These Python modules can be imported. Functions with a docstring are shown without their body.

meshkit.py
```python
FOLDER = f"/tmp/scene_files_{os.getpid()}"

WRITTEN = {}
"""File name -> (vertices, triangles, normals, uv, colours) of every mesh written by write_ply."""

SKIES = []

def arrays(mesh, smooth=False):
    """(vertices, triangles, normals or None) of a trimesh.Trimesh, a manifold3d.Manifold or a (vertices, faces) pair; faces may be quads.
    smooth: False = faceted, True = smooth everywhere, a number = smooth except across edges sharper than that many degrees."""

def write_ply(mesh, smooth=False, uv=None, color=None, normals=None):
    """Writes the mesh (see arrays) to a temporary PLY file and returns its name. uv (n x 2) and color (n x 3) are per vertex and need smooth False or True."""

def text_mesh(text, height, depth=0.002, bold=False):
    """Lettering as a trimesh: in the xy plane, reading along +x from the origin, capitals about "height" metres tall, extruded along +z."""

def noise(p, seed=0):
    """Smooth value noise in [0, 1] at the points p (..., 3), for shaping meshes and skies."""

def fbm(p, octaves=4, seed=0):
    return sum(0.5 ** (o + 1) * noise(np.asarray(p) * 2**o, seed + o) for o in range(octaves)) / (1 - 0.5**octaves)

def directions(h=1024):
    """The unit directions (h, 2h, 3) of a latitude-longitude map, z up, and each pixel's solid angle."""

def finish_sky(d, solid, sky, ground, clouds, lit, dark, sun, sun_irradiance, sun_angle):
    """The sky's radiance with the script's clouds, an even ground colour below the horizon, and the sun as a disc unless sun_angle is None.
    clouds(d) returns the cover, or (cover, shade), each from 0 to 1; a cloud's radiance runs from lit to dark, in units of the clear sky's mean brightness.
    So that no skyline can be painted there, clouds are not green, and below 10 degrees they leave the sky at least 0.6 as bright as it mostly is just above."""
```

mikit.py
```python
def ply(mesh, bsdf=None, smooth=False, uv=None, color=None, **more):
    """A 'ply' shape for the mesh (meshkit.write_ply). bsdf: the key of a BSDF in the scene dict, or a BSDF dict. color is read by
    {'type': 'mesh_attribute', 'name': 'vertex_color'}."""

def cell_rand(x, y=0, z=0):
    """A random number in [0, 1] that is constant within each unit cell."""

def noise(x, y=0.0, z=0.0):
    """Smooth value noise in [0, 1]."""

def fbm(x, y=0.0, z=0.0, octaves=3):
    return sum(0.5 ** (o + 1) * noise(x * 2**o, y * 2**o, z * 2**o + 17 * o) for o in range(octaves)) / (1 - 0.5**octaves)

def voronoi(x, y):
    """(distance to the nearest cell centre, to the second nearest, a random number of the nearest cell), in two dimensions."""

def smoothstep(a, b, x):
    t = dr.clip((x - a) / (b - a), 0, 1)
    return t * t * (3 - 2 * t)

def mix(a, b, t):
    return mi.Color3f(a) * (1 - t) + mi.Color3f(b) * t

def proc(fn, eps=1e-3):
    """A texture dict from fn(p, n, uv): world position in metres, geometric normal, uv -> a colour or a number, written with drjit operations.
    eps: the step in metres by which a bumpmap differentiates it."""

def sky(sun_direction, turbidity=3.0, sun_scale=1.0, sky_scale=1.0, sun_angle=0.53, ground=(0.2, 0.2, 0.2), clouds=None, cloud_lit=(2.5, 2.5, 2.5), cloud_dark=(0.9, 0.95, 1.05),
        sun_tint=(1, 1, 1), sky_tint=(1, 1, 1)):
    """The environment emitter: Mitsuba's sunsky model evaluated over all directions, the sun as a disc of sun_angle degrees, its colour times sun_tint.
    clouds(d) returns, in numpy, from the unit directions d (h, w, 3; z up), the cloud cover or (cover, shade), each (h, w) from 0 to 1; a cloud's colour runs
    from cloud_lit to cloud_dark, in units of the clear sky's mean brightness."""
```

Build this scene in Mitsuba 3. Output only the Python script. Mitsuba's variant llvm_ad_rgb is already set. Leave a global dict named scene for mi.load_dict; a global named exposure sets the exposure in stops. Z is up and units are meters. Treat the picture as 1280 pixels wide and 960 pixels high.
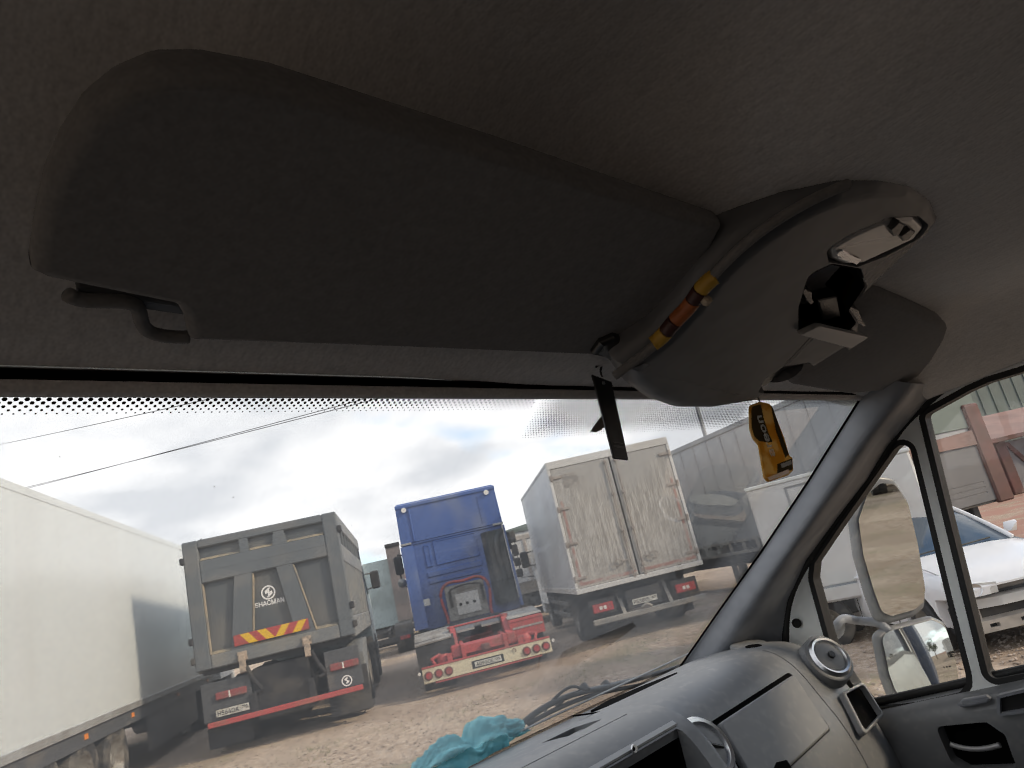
import math, random, numpy as np, trimesh, mitsuba as mi, mikit, meshkit, shapely, manifold3d
from shapely.geometry import Polygon
from shapely import affinity
from mikit import proc, noise, fbm, smoothstep, mix, voronoi
import drjit as dr

random.seed(7)
R = np.random.default_rng(7)
T = mi.ScalarTransform4f
PI = math.pi
scene, labels = {'type': 'scene'}, {}

# ---------------------------------------------------------------- camera, sky, sun, exposure
EYE = np.array([-.45, 0, 1.85])
AZ, PITCH, ROLL = map(math.radians, (47.18, 14.22, 13.41))
FW = np.array([math.sin(AZ) * math.cos(PITCH), math.cos(AZ) * math.cos(PITCH), math.sin(PITCH)])
R0 = np.array([math.cos(AZ), -math.sin(AZ), 0])
UP = math.sin(ROLL) * R0 + math.cos(ROLL) * np.cross(R0, FW)
scene['camera'] = {'type': 'perspective', 'fov': 2 * math.degrees(math.atan(640 / 913.5)), 'fov_axis': 'x', 'near_clip': .02, 'far_clip': 3000.,
                   'to_world': T().look_at(origin=EYE.tolist(), target=(EYE + FW).tolist(), up=UP.tolist())}
SUN = [.40, -.80, .49]


def clouds(d):
    """broken bright overcast; a few blue gaps low over the horizon"""
    h = np.maximum(d[..., 2], .04)
    p = np.stack([d[..., 0] / (h + .25), d[..., 1] / (h + .25), np.zeros_like(h)], -1)
    a = meshkit.fbm(p * 1.6 + [3.1, 7.4, 0], 5, 3)
    b = meshkit.fbm(p * 2.7 + [11.7, 2.2, 0], 5, 9)
    cover = np.clip((a - .30) / .12, 0, 1)
    shade = np.clip((b - .40) / .28, 0, 1) * .8
    return cover, shade * np.clip(cover, .3, 1)


scene['sky'] = mikit.sky(SUN, turbidity=3, sun_scale=.27, sun_tint=(.92, .98, 1.10), sun_angle=7, clouds=clouds, cloud_lit=(2.05, 2.05, 2.05), cloud_dark=(1.22, 1.28, 1.36), ground=(.2, .17, .14))
exposure = 2.9

# ---------------------------------------------------------------- materials


def mat(name, d, two=True):
    scene['mat_' + name] = {'type': 'twosided', 'bsdf': d} if two else d


def rgb(c):
    return c if isinstance(c, dict) else {'type': 'rgb', 'value': [c] * 3 if isinstance(c, (int, float)) else list(c)}


def pr(name, c, rough=.5, metal=0., spec=.5, coat=0., bump=None, bscale=.001):
    d = {'type': 'principled', 'base_color': rgb(c), 'roughness': rough, 'metallic': metal, 'specular': spec}
    if coat:
        d['clearcoat'] = coat
        d['clearcoat_gloss'] = .95
    if bump is not None:
        d = {'type': 'bumpmap', 'nested_texture': proc(bump, bscale), 'scale': 1.0, 'bsdf': d}
    mat(name, d)


def cloth_col(c, amp, sx, sy):
    def fn(p, n, uv):
        f = fbm(p.x * sx, p.y * sy, p.z * 300, 3)
        g = fbm(p.x * 7, p.y * 9, p.z * 7, 3)
        s = noise(p.x * 900, p.y * 700, p.z * 800)
        return mi.Color3f(c) * (1 - amp + 2 * amp * (.45 * f + .25 * g + .30 * s))
    return proc(fn)


def spot_col(c, d, scale, lo, hi, stretch=1.0):
    def fn(p, n, uv):
        f = fbm(p.x * scale, p.y * scale, p.z * scale * stretch, 4)
        return mix(c, d, smoothstep(lo, hi, f))
    return proc(fn)


def grain(p, n, uv):
    return .00022 * noise(p.x * 700, p.y * 700, p.z * 700)


def weave(p, n, uv):
    return .00028 * fbm(p.x * 420, p.y * 150, p.z * 420, 2)


pr('fabric_roof', cloth_col((.52, .505, .495), .38, 520, 120), .95, spec=.1, bump=weave, bscale=.0006)
pr('fabric_visor', cloth_col((.17, .166, .165), .3, 260, 260), .9, spec=.1, bump=weave, bscale=.0006)
pr('plastic_dark', spot_col((.085, .088, .094), (.105, .108, .115), 40, .3, .7), .45, bump=grain, bscale=.0004)
pr('plastic_dash', spot_col((.165, .170, .176), (.20, .20, .20), 90, .45, .85), .40, bump=grain, bscale=.0004)
pr('plastic_pillar', spot_col((.17, .18, .20), (.20, .21, .23), 30, .3, .7), .5, bump=grain, bscale=.0004)
pr('plastic_lid', spot_col((.205, .207, .21), (.235, .235, .233), 90, .45, .85), .5, bump=grain, bscale=.0004)
pr('black_plastic', .012, .35)
pr('rubber', .010, .6)
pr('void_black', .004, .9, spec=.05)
pr('chrome', (.62, .63, .65), .30, metal=1.)
pr('silver', (.36, .36, .36), .45, metal=.4)
pr('lamp_lens', (.40, .39, .38), .12, spec=.6, coat=.5)
pr('steel', (.40, .39, .37), .4, metal=.7)
pr('van_white', spot_col((.60, .62, .60), (.52, .53, .50), 6, .4, .75), .3, coat=.5)
pr('floor_grey', (.22, .22, .215), .7)
pr('beige_bare', spot_col((.36, .33, .30), (.24, .22, .20), 5, .4, .7), .7)
pr('welt_grey', (.34, .33, .325), .6)
pr('frame_white', (.80, .82, .80), .35)
pr('rust_pink', spot_col((.21, .125, .11), (.155, .10, .09), 1.5, .4, .7), .7)
mat('packet_gold', {'type': 'principledthin', 'base_color': rgb(spot_col((.62, .36, .07), (.74, .54, .24), 60, .4, .6)), 'roughness': .5, 'diff_trans': 1.0}, two=False)
mat('packet_white', {'type': 'principledthin', 'base_color': rgb((.9, .9, .88)), 'roughness': .6, 'diff_trans': 1.0}, two=False)
mat('packet_brown', {'type': 'principledthin', 'base_color': rgb((.16, .125, .07)), 'roughness': .5, 'diff_trans': 1.0}, two=False)
pr('van_blue', (.10, .13, .20), .4)
mat('glass', {'type': 'thindielectric', 'int_ior': 1.5}, two=False)


def dusty(p, n, uv):
    f = fbm(p.x * 9, p.y * 5, p.z * 5, 4)
    s = fbm(p.x * 60, p.y * 14, p.z * 14, 3)
    return .055 + .05 * smoothstep(.38, .72, f) * (.5 + s)


mat('dusty_glass', {'type': 'blendbsdf', 'weight': proc(dusty), 'a': {'type': 'thindielectric', 'int_ior': 1.24}, 'b': {'type': 'principledthin', 'base_color': rgb((.8, .8, .8)), 'roughness': .9, 'diff_trans': 1.2}}, two=False)
mat('mirror_glass', {'type': 'conductor', 'material': 'Ag', 'specular_reflectance': rgb((.62, .64, .64))}, two=False)
pr('seat_cloth', cloth_col((.07, .07, .075), .3, 300, 300), .9, spec=.1)
pr('reefer_white', spot_col((.50, .53, .535), (.43, .44, .425), 1.1, .45, .85, .22), .30, coat=.25)
pr('alu', spot_col((0.400, 0.408, 0.408), (0.304, 0.296, 0.280), 3, .4, .7), .45, metal=.4)
pr('skirt_grey', spot_col((0.068, 0.072, 0.080), (0.120, 0.112, 0.104), 2.2, .5, .8), .5)
pr('chassis', spot_col((.025, .026, .03), (.075, .068, .06), 3, .45, .8), .65)
pr('tyre', spot_col((.028, .028, .03), (.12, .108, .092), 5, .40, .75), .8)
pr('rim', spot_col((.26, .25, .23), (.15, .13, .11), 7, .4, .7), .6, metal=.3)
pr('dump_grey', spot_col((.102, .116, .130), (.138, .142, .145), 2.5, .45, .75), .5)
pr('dump_light', spot_col((.150, .160, .168), (.19, .188, .178), 3, .4, .7), .55)
pr('dump_panel', spot_col((.080, .091, .102), (.125, .124, .120), 2.0, .42, .72, .5), .55)
pr('dust', spot_col((.30, .255, .19), (.19, .18, .16), 8, .4, .7), .95, spec=.1)
pr('tan_paint', spot_col((.36, .29, .23), (.17, .15, .13), 12, .4, .75), .7)
pr('red_paint', spot_col((0.368, 0.060, 0.060), (0.256, 0.080, 0.068), 4, .45, .75), .5)
pr('red_bar', spot_col((0.400, 0.068, 0.068), (0.320, 0.120, 0.096), 4, .4, .8), .5)
pr('lamp_red', spot_col((.36, .035, .04), (.26, .07, .07), 9, .45, .7), .3, coat=.3)
pr('lamp_dusty', spot_col((.24, .06, .06), (.20, .10, .09), 9, .4, .65), .5)
pr('dust_film', (.62, .62, .60), .9, spec=.1)
pr('lamp_clear', (.62, .60, .57), .2, coat=.6)
pr('orange', (.62, .20, .03), .3)
pr('yellow', (0.640, 0.400, 0.028), .5)
pr('plate_white', spot_col((0.528, 0.528, 0.496), (0.360, 0.344, 0.304), 22, .4, .75), .4)
pr('print_black', .02, .6)
pr('print_white', .72, .6)
pr('blue_paint', spot_col((.036, .088, .29), (.115, .15, .27), 1.8, .45, .80, .35), .38, coat=.25)
pr('dark_grey', spot_col((.045, .055, .062), (.10, .10, .10), 2.5, .4, .75), .6)
pr('cream', spot_col((0.560, 0.512, 0.376), (0.368, 0.264, 0.176), 5, .50, .78), .5)
pr('grey_cover', spot_col((0.280, 0.276, 0.264), (0.192, 0.176, 0.160), 5, .4, .7), .7)
pr('white_paint', spot_col((0.528, 0.528, 0.520), (0.440, 0.424, 0.400), 1.3, .45, .8), .35, coat=.3)
pr('side_grey', spot_col((0.448, 0.464, 0.480), (0.376, 0.376, 0.376), .8, .4, .75), .4, coat=.15)
pr('teal_white', spot_col((0.448, 0.528, 0.528), (0.320, 0.376, 0.368), 1.5, .4, .75), .45)
pr('beige', spot_col((0.400, 0.368, 0.336), (0.296, 0.256, 0.232), 1.5, .4, .75), .55)
pr('maroon', (.22, .06, .06), .5)
pr('dark_glass', (.02, .024, .028), .06, spec=.8, coat=1.)
pr('car_glass', (.03, .05, .075), .04, spec=1., coat=1.)
pr('car_white', (0.629, 0.637, 0.663), .22, coat=.8)
pr('headlight', (.55, .55, .54), .1, coat=1.)
pr('tarp_grey', spot_col((.25, .27, .295), (.30, .31, .32), .6, .4, .75, .4), .5)
pr('rust_red', spot_col((.135, .062, .055), (.10, .055, .048), 1.5, .4, .7), .8)
pr('pink_roof', spot_col((.23, .14, .12), (.18, .115, .10), .7, .4, .7), .7)
pr('shed_grey', spot_col((0.176, 0.176, 0.188), (0.120, 0.120, 0.128), .5, .35, .7, .3), .7)
pr('hall_green', spot_col((0.128, 0.160, 0.148), (0.096, 0.116, 0.112), .4, .4, .7, .3), .6)
pr('wood', spot_col((.16, .12, .085), (.10, .08, .06), 6, .4, .7, .1), .9)
pr('cable', .03, .7)
pr('towel', spot_col((.13, .37, .42), (.20, .46, .50), 70, .35, .7), .95, spec=.1, bump=weave, bscale=.0006)
pr('gold', spot_col((.42, .23, .035), (.62, .40, .10), 90, .4, .6), .4)
pr('tag_brown', (.075, .062, .045), .4)
pr('tag_black', (.012, .012, .011), .35)
pr('speck', (.22, .215, .20), .9)
pr('wrap_yellow', (.42, .25, .03), .5)
pr('wrap_brown', (.045, .012, .008), .5)
pr('wrap_orange', (.30, .085, .02), .5)
pr('leaf', spot_col((.055, .085, .03), (.10, .11, .045), 3, .4, .7), .8)
pr('grass', spot_col((.12, .15, .055), (.24, .21, .11), 2, .4, .65), .9)

pr('tape_red', spot_col((.30, .17, .15), (.36, .31, .29), 9, .40, .65), .6)
pr('hinge_grey', spot_col((.30, .27, .25), (.20, .17, .15), 9, .4, .7), .6)
pr('dark_patch', spot_col((.22, .21, .20), (.33, .31, .29), 14, .4, .7), .6)
pr('bar_grey', spot_col((.17, .17, .165), (.26, .245, .22), 4, .4, .7), .6)
pr('strap_grey', spot_col((.235, .25, .27), (.28, .29, .30), 3, .4, .7), .55)
pr('panel_dark', spot_col((.09, .085, .09), (.14, .12, .12), 1.5, .4, .7), .6)
pr('tag_grey', .10, .5)
pr('orange_print', (.55, .26, .04), .4)
pr('print_cream', (.40, .34, .26), .5)

TH_BOX = math.radians(39.97)
TH_YARD = math.radians(42)


def dirty_door(p, n, uv):
    u = p.x * math.cos(TH_BOX) - p.y * math.sin(TH_BOX)
    s = fbm(u * 52 + 2.2 * noise(u * 9, p.z * 3), p.z * 3.0, 3.0, 4)
    t = fbm(u * 160 + 3 * noise(u * 20, p.z * 8), p.z * 14, 9.0, 3)
    k = smoothstep(.33, .70, .5 * s + .5 * t)
    low = smoothstep(1.3, 1.9, p.z + .5 * fbm(u * 5, p.z * 2, 4.0, 3))
    c = mix((.235, .222, .208), (.44, .428, .405), k)
    c = mix((.36, .338, .31), c, .35 + .65 * low)
    up = smoothstep(2.7, 3.5, p.z + 1.3 * fbm(u * 3, p.z * 1.5, 1.0, 3) - .6)
    return mix(c, (.33, .328, .322), up * .7)


pr('dirty_door', proc(dirty_door), .7)


def ground_col(p, n, uv):
    big = fbm(p.x * .22, p.y * .22, 2.0, 4)
    mid = fbm(p.x * 1.3, p.y * 1.3, 5.0, 4)
    fine = fbm(p.x * 16, p.y * 16, 1.0, 4)
    d1, d2, rnd = voronoi(p.x * 34, p.y * 34)
    c = mix((.265, .20, .152), (.365, .292, .228), smoothstep(.35, .68, .5 * big + .5 * mid))
    c = mix(c, (0.413, 0.353, 0.297), smoothstep(.50, .72, fine) * .6)
    c = mix(c, (0.172, 0.129, 0.099), smoothstep(.50, .30, fine) * .35)
    c = mix(c, mi.Color3f(0.284, 0.241, 0.202) * (.55 + .9 * rnd), smoothstep(.42, .18, d1) * smoothstep(.45, .7, rnd) * .7)
    g = smoothstep(.56, .70, fbm(p.x * .8, p.y * .8, 21.0, 4)) * smoothstep(.42, .6, fine)
    c = mix(c, (0.163, 0.159, 0.086), g * .6)
    v_ = p.x * math.cos(TH_YARD) - p.y * math.sin(TH_YARD)
    u_ = p.x * math.sin(TH_YARD) + p.y * math.cos(TH_YARD)
    rut = smoothstep(.52, .64, fbm(v_ * 1.5, u_ * .10, 7.0, 3)) * smoothstep(.25, .5, fine)
    c = mix(c, (.205, .158, .122), rut * .55)
    far = smoothstep(13, 20, p.x) * smoothstep(12, 8, p.y)
    return mix(c, (0.285, 0.165, 0.130), far * smoothstep(.25, .6, mid))


def ground_bump(p, n, uv):
    d1, d2, rnd = voronoi(p.x * 34, p.y * 34)
    return .014 * fbm(p.x * 9, p.y * 9, 1.0, 4) + .003 * smoothstep(.4, .1, d1) * rnd


pr('earth', proc(ground_col), .95, spec=.15, bump=ground_bump, bscale=.006)
pr('stone', proc(lambda p, n, uv: mix((.20, .165, .14), (.50, .42, .36), noise(p.x * 13, p.y * 13, p.z * 5))), .9, spec=.2)

# ---------------------------------------------------------------- mesh helpers


def cbox(x0, x1, y0, y1, z0, z1, b=.01):
    """a box with chamfered edges"""
    x0, x1, y0, y1, z0, z1 = min(x0, x1), max(x0, x1), min(y0, y1), max(y0, y1), min(z0, z1), max(z0, z1)
    b = min(b, (x1 - x0) * .45, (y1 - y0) * .45, (z1 - z0) * .45)
    P = []
    for k in range(3):
        e = [b, b, b]
        e[k] = 0
        for sx in (x0 + e[0], x1 - e[0]):
            for sy in (y0 + e[1], y1 - e[1]):
                for sz in (z0 + e[2], z1 - e[2]):
                    P.append((sx, sy, sz))
    return trimesh.convex.convex_hull(np.array(P))


def cat(*ms):
    return trimesh.util.concatenate([m for m in ms])


def hull(P):
    return trimesh.convex.convex_hull(np.array(P, float))


def tube(P, r, sides=10, closed=False):
    P = np.asarray(P, float)
    n = len(P)
    t = np.gradient(P, axis=0)
    t /= np.linalg.norm(t, axis=1, keepdims=True) + 1e-12
    ref = np.array([0, 0, 1.]) if abs(t[:, 2]).mean() < .8 else np.array([1., 0, 0])
    a = np.cross(t, ref)
    a /= np.linalg.norm(a, axis=1, keepdims=True) + 1e-12
    b = np.cross(t, a)
    an = np.arange(sides) * 2 * PI / sides
    rr = np.broadcast_to(r, (n,))
    V = P[:, None] + rr[:, None, None] * (np.cos(an)[None, :, None] * a[:, None] + np.sin(an)[None, :, None] * b[:, None])
    F = []
    for i in range(n - 1):
        for j in range(sides):
            k = (j + 1) % sides
            F += [(i * sides + j, i * sides + k, (i + 1) * sides + k), (i * sides + j, (i + 1) * sides + k, (i + 1) * sides + j)]
    V = np.vstack([V.reshape(-1, 3), P[:1], P[-1:]])
    c0, c1 = n * sides, n * sides + 1
    for j in range(sides):
        k = (j + 1) % sides
        F += [(c0, k, j), (c1, (n - 1) * sides + j, (n - 1) * sides + k)]
    m = trimesh.Trimesh(V, F, process=False)
    if m.volume < 0:
        m.invert()
    return m


def spline(P, n=24):
    from scipy.interpolate import CubicSpline
    P = np.asarray(P, float)
    s = np.r_[0, np.cumsum(np.linalg.norm(np.diff(P, axis=0), axis=1))]
    return CubicSpline(s, P)(np.linspace(0, s[-1], n))


def lathe(prof, seg=28, axis='x'):
    """profile (r, h) revolved about an axis"""
    m = trimesh.creation.revolve(np.asarray(prof, float), sections=seg)
    if axis == 'x':
        m.apply_transform(trimesh.transformations.rotation_matrix(PI / 2, [0, 1, 0]))
    if axis == 'y':
        m.apply_transform(trimesh.transformations.rotation_matrix(-PI / 2, [1, 0, 0]))
    return m


def prism(poly, a, b, axis='x'):
    """a 2d polygon extruded along an axis: axis x uses (y,z), y uses (x,z), z uses (x,y)"""
    if getattr(poly, 'geom_type', '') == 'MultiPolygon':
        return cat(*[prism(q, a, b, axis) for q in poly.geoms])
    if not isinstance(poly, Polygon):
        poly = Polygon(poly)
    m = trimesh.creation.extrude_polygon(poly, b - a, engine='earcut')
    V = np.array(m.vertices)
    V[:, 2] += a
    if axis == 'x':
        W = V[:, [2, 0, 1]]
    elif axis == 'y':
        W = V[:, [0, 2, 1]]
    else:
        W = V
    m = trimesh.Trimesh(W, m.faces, process=False)
    if m.volume < 0:
        m.invert()
    return m


def rounded(P, r, q=6):
    return Polygon(P).buffer(-r).buffer(r, quad_segs=q)


def ring2(P, w, r=.02):
    o = rounded(P, r)
    return o.difference(o.buffer(-w))


def loft(G, closed=True, caps=True):
    """G: stations x section points x 3"""
    G = np.asarray(G, float)
    n, m = G.shape[:2]
    F = []
    for i in range(n - 1):
        for j in range(m if closed else m - 1):
            k = (j + 1) % m
            F += [(i * m + j, i * m + k, (i + 1) * m + k), (i * m + j, (i + 1) * m + k, (i + 1) * m + j)]
    V = G.reshape(-1, 3)
    if caps and closed:
        for i in (0, n - 1):
            S = G[i]
            q = S - S.mean(0)
            _, _, vt = np.linalg.svd(q)
            q2 = q @ vt[:2].T
            if ((q2[:, 0] * np.roll(q2[:, 1], -1)) - (q2[:, 1] * np.roll(q2[:, 0], -1))).sum() < 0:
                q2 = q2 * (-1, 1)
            for f in manifold3d.triangulate([np.asarray(q2, np.float64)], -1):
                a, b, c = (int(i * m + x) for x in f)
                F.append((c, b, a) if (i == 0) else (a, b, c))
    mm = trimesh.Trimesh(V, F, process=False)
    if caps and closed:
        trimesh.repair.fix_normals(mm)
        if mm.volume < 0:
            mm.invert()
    return mm


def pillow(P3, th, r, nrm, inner=5, both=True, n=140, corner=None):
    """a slab over a (nearly) planar outline of 3d points, edges rounded with radius r, thickness th against nrm"""
    P3 = np.asarray(P3, float)
    nrm = np.asarray(nrm, float) / np.linalg.norm(nrm)
    o = P3.mean(0)
    ux = np.cross(nrm, [0, 0, 1.]) if abs(nrm[2]) < .8 else np.cross([0, 1., 0], nrm)
    ux /= np.linalg.norm(ux)
    uy = np.cross(nrm, ux)
    Q = np.c_[(P3 - o) @ ux, (P3 - o) @ uy]
    pl = Polygon(Q)
    if corner:
        pl = pl.buffer(-corner).buffer(2 * corner, quad_segs=8).buffer(-corner, quad_segs=8)
    pl = pl.exterior
    L = pl.length
    S = np.array([pl.interpolate(L * i / n).coords[0] for i in range(n)])
    if Polygon(S).exterior.is_ccw is False:
        S = S[::-1]
    t = np.roll(S, -1, 0) - np.roll(S, 1, 0)
    t /= np.linalg.norm(t, axis=1, keepdims=True) + 1e-12
    inn = np.c_[-t[:, 1], t[:, 0]]
    rings = []
    r2 = min(r, th / 2 if both else th)
    for k in range(inner + 1):
        a = PI / 2 * k / inner
        rings.append((r * (1 - math.sin(a)), -r2 * (1 - math.cos(a))))
    seq = [(d, h) for d, h in rings[::-1]]
    seq = [(r * (1 - math.cos(PI / 2 * k / inner)), -r2 + r2 * math.sin(PI / 2 * k / inner)) for k in range(inner, -1, -1)]
    if both:
        seq += [(d, -th - h) for d, h in seq[::-1]]
    else:
        seq += [(0, -th)]
    G = [[o + ux * p[0] + uy * p[1] + nrm * h for p in S + inn * d] for d, h in seq]
    return loft(G)


def man(m):
    m = trimesh.Trimesh(np.round(m.vertices, 6), m.faces, process=True)
    return manifold3d.Manifold(manifold3d.Mesh(np.asarray(m.vertices, np.float32), np.asarray(m.faces, np.uint32)))


def back(mf):
    q = mf.to_mesh()
    return trimesh.Trimesh(q.vert_properties[:, :3], q.tri_verts, process=False)


def cut(m, *tools):
    a = man(m)
    for t in tools:
        a = a - man(t)
    return back(a)


def disc(c, nrm, r, h, seg=24, prof=None):
    m = lathe(prof if prof is not None else [(0, 0), (r, 0), (r, h * .7), (r * .93, h), (0, h)], seg, 'z')
    nrm = np.asarray(nrm, float) / np.linalg.norm(nrm)
    M = trimesh.geometry.align_vectors([0, 0, 1], nrm)
    M[:3, 3] = c
    m.apply_transform(M)
    return m


def text(s, h, cx, y, z, bold=True, depth=.004, w=None):
    """lettering on a face that looks towards -y, centred on cx, baseline z"""
    m = meshkit.text_mesh(s, h, depth, bold)
    V = np.array(m.vertices)
    V[:, 0] -= (V[:, 0].min() + V[:, 0].max()) / 2
    if w:
        V[:, 0] *= w / (V[:, 0].max() - V[:, 0].min())
    return trimesh.Trimesh(np.c_[V[:, 0] + cx, y - V[:, 2], V[:, 1] + z], m.faces, process=False)


# ---------------------------------------------------------------- things and parts


class Thing:
    def __init__(s, name, label, cat_, M=None, group=None):
        key, k = name, 0
        while key in labels:
            k += 1
            key = f'{name}_{k:03d}'
        s.key, s.M = key, M
        labels[key] = {'label': label, 'category': cat_}
        if group:
            labels[key]['group'] = group

    def put(s, name, mesh, m, smooth=False, label=None, of=None, kind=None, M=None):
        base = (of or s.key) + '__' + name
        key, k = base, 0
        while key in scene:
            k += 1
            key = f'{base}_{k:03d}'
        d = dict(mesh) if isinstance(mesh, dict) else mikit.ply(mesh, 'mat_' + m, smooth)
        if isinstance(mesh, dict):
            d['bsdf'] = {'type': 'ref', 'id': 'mat_' + m}
        if M is not None or s.M is not None:
            d['to_world'] = (s.M if s.M is not None else T()) @ (M if M is not None else T())
        scene[key] = d
        if label or kind:
            labels[key] = {}
            if label:
                labels[key]['label'] = label
            if kind:
                labels[key]['kind'] = kind
        return key

    def solo(s, mesh, m, smooth=False):
        d = mikit.ply(mesh, 'mat_' + m, smooth)
        if s.M is not None:
            d['to_world'] = s.M
        scene[s.key] = d
        return s.key


def struct(name, mesh, m, smooth=False, kind='structure', label=None, category=None):
    scene[name] = mikit.ply(mesh, 'mat_' + m, smooth)
    labels[name] = {'kind': kind}
    if label:
        labels[name]['label'] = label
    if category:
        labels[name]['category'] = category


def place(x, y, th, z=0.):
    return T().translate([x, y, z]).rotate([0, 0, 1], -th)


# ---------------------------------------------------------------- ground
CTRL = np.array([(0, 0, .0), (5.6, 13, .19), (8.9, 12.3, .04), (12.6, 10.8, .20), (10.1, 3.4, -.02), (40, 10, 0), (22, 30, .1), (-3, 12, .16), (0, -15, 0), (16, 14, .12), (3, 3, .0)])


def gz(x, y):
    x, y = np.asarray(x, float), np.asarray(y, float)
    d2 = (x[..., None] - CTRL[:, 0]) ** 2 + (y[..., None] - CTRL[:, 1]) ** 2
    w = 1 / (d2 + 3.0) ** 2
    return (w * CTRL[:, 2]).sum(-1) / (w.sum(-1) + 1e-5)


g = np.sinh(np.linspace(-4.4, 4.4, 171)) * 36
GX, GY = np.meshgrid(g + 8, g + 8, indexing='ij')
GZ = gz(GX, GY)
near = np.hypot(GX - 8, GY - 8) < 60
GZ = GZ + np.where(near, .05 * (meshkit.fbm(np.stack([GX, GY, GX * 0], -1) * .7, 3, 4) - .5), 0)
n_ = len(g)
ii, jj = np.meshgrid(np.arange(n_ - 1), np.arange(n_ - 1), indexing='ij')
q = np.stack([ii * n_ + jj, (ii + 1) * n_ + jj, (ii + 1) * n_ + jj + 1, ii * n_ + jj + 1], -1).reshape(-1, 4)
struct('ground', (np.stack([GX, GY, GZ], -1).reshape(-1, 3), q), 'earth', True)

# ---------------------------------------------------------------- the van round the camera
van = Thing('delivery_van', 'van seen from inside its cab, with grey fabric roof, folded visors and dark dashboard', 'van')
WN = np.array([0, .5858, .8104])


def ws(x, s, o=0.):
    """a point on the windscreen: x across, s metres down from the header, o outwards"""
    return np.array([x, .372 + .8104 * s + WN[1] * o, 1.982 - .5858 * s + WN[2] * o])


def ss(a, b, x):
    t = np.clip((x - a) / (b - a), 0, 1)
    return t * t * (3 - 2 * t)


def hz(x, y):
    d = .372 - y
    z = 1.984 + (.100 - .052 * ss(-.16, -.02, x) + .012 * ss(.40, .6, x)) * ss(-.02, .21, d) + (.035 + .04 * ss(-.16, .0, x)) * ss(.22, .8, d)
    side = np.interp(y, [-.9, -.5, -.1, .08, .20, .346, .40], [1.962, 1.992, 1.995, 1.987, 1.976, 1.962, 1.95])
    w = ss(.60, .86, abs(x)) ** 1.3
    return z * (1 - w) + side * w


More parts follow.
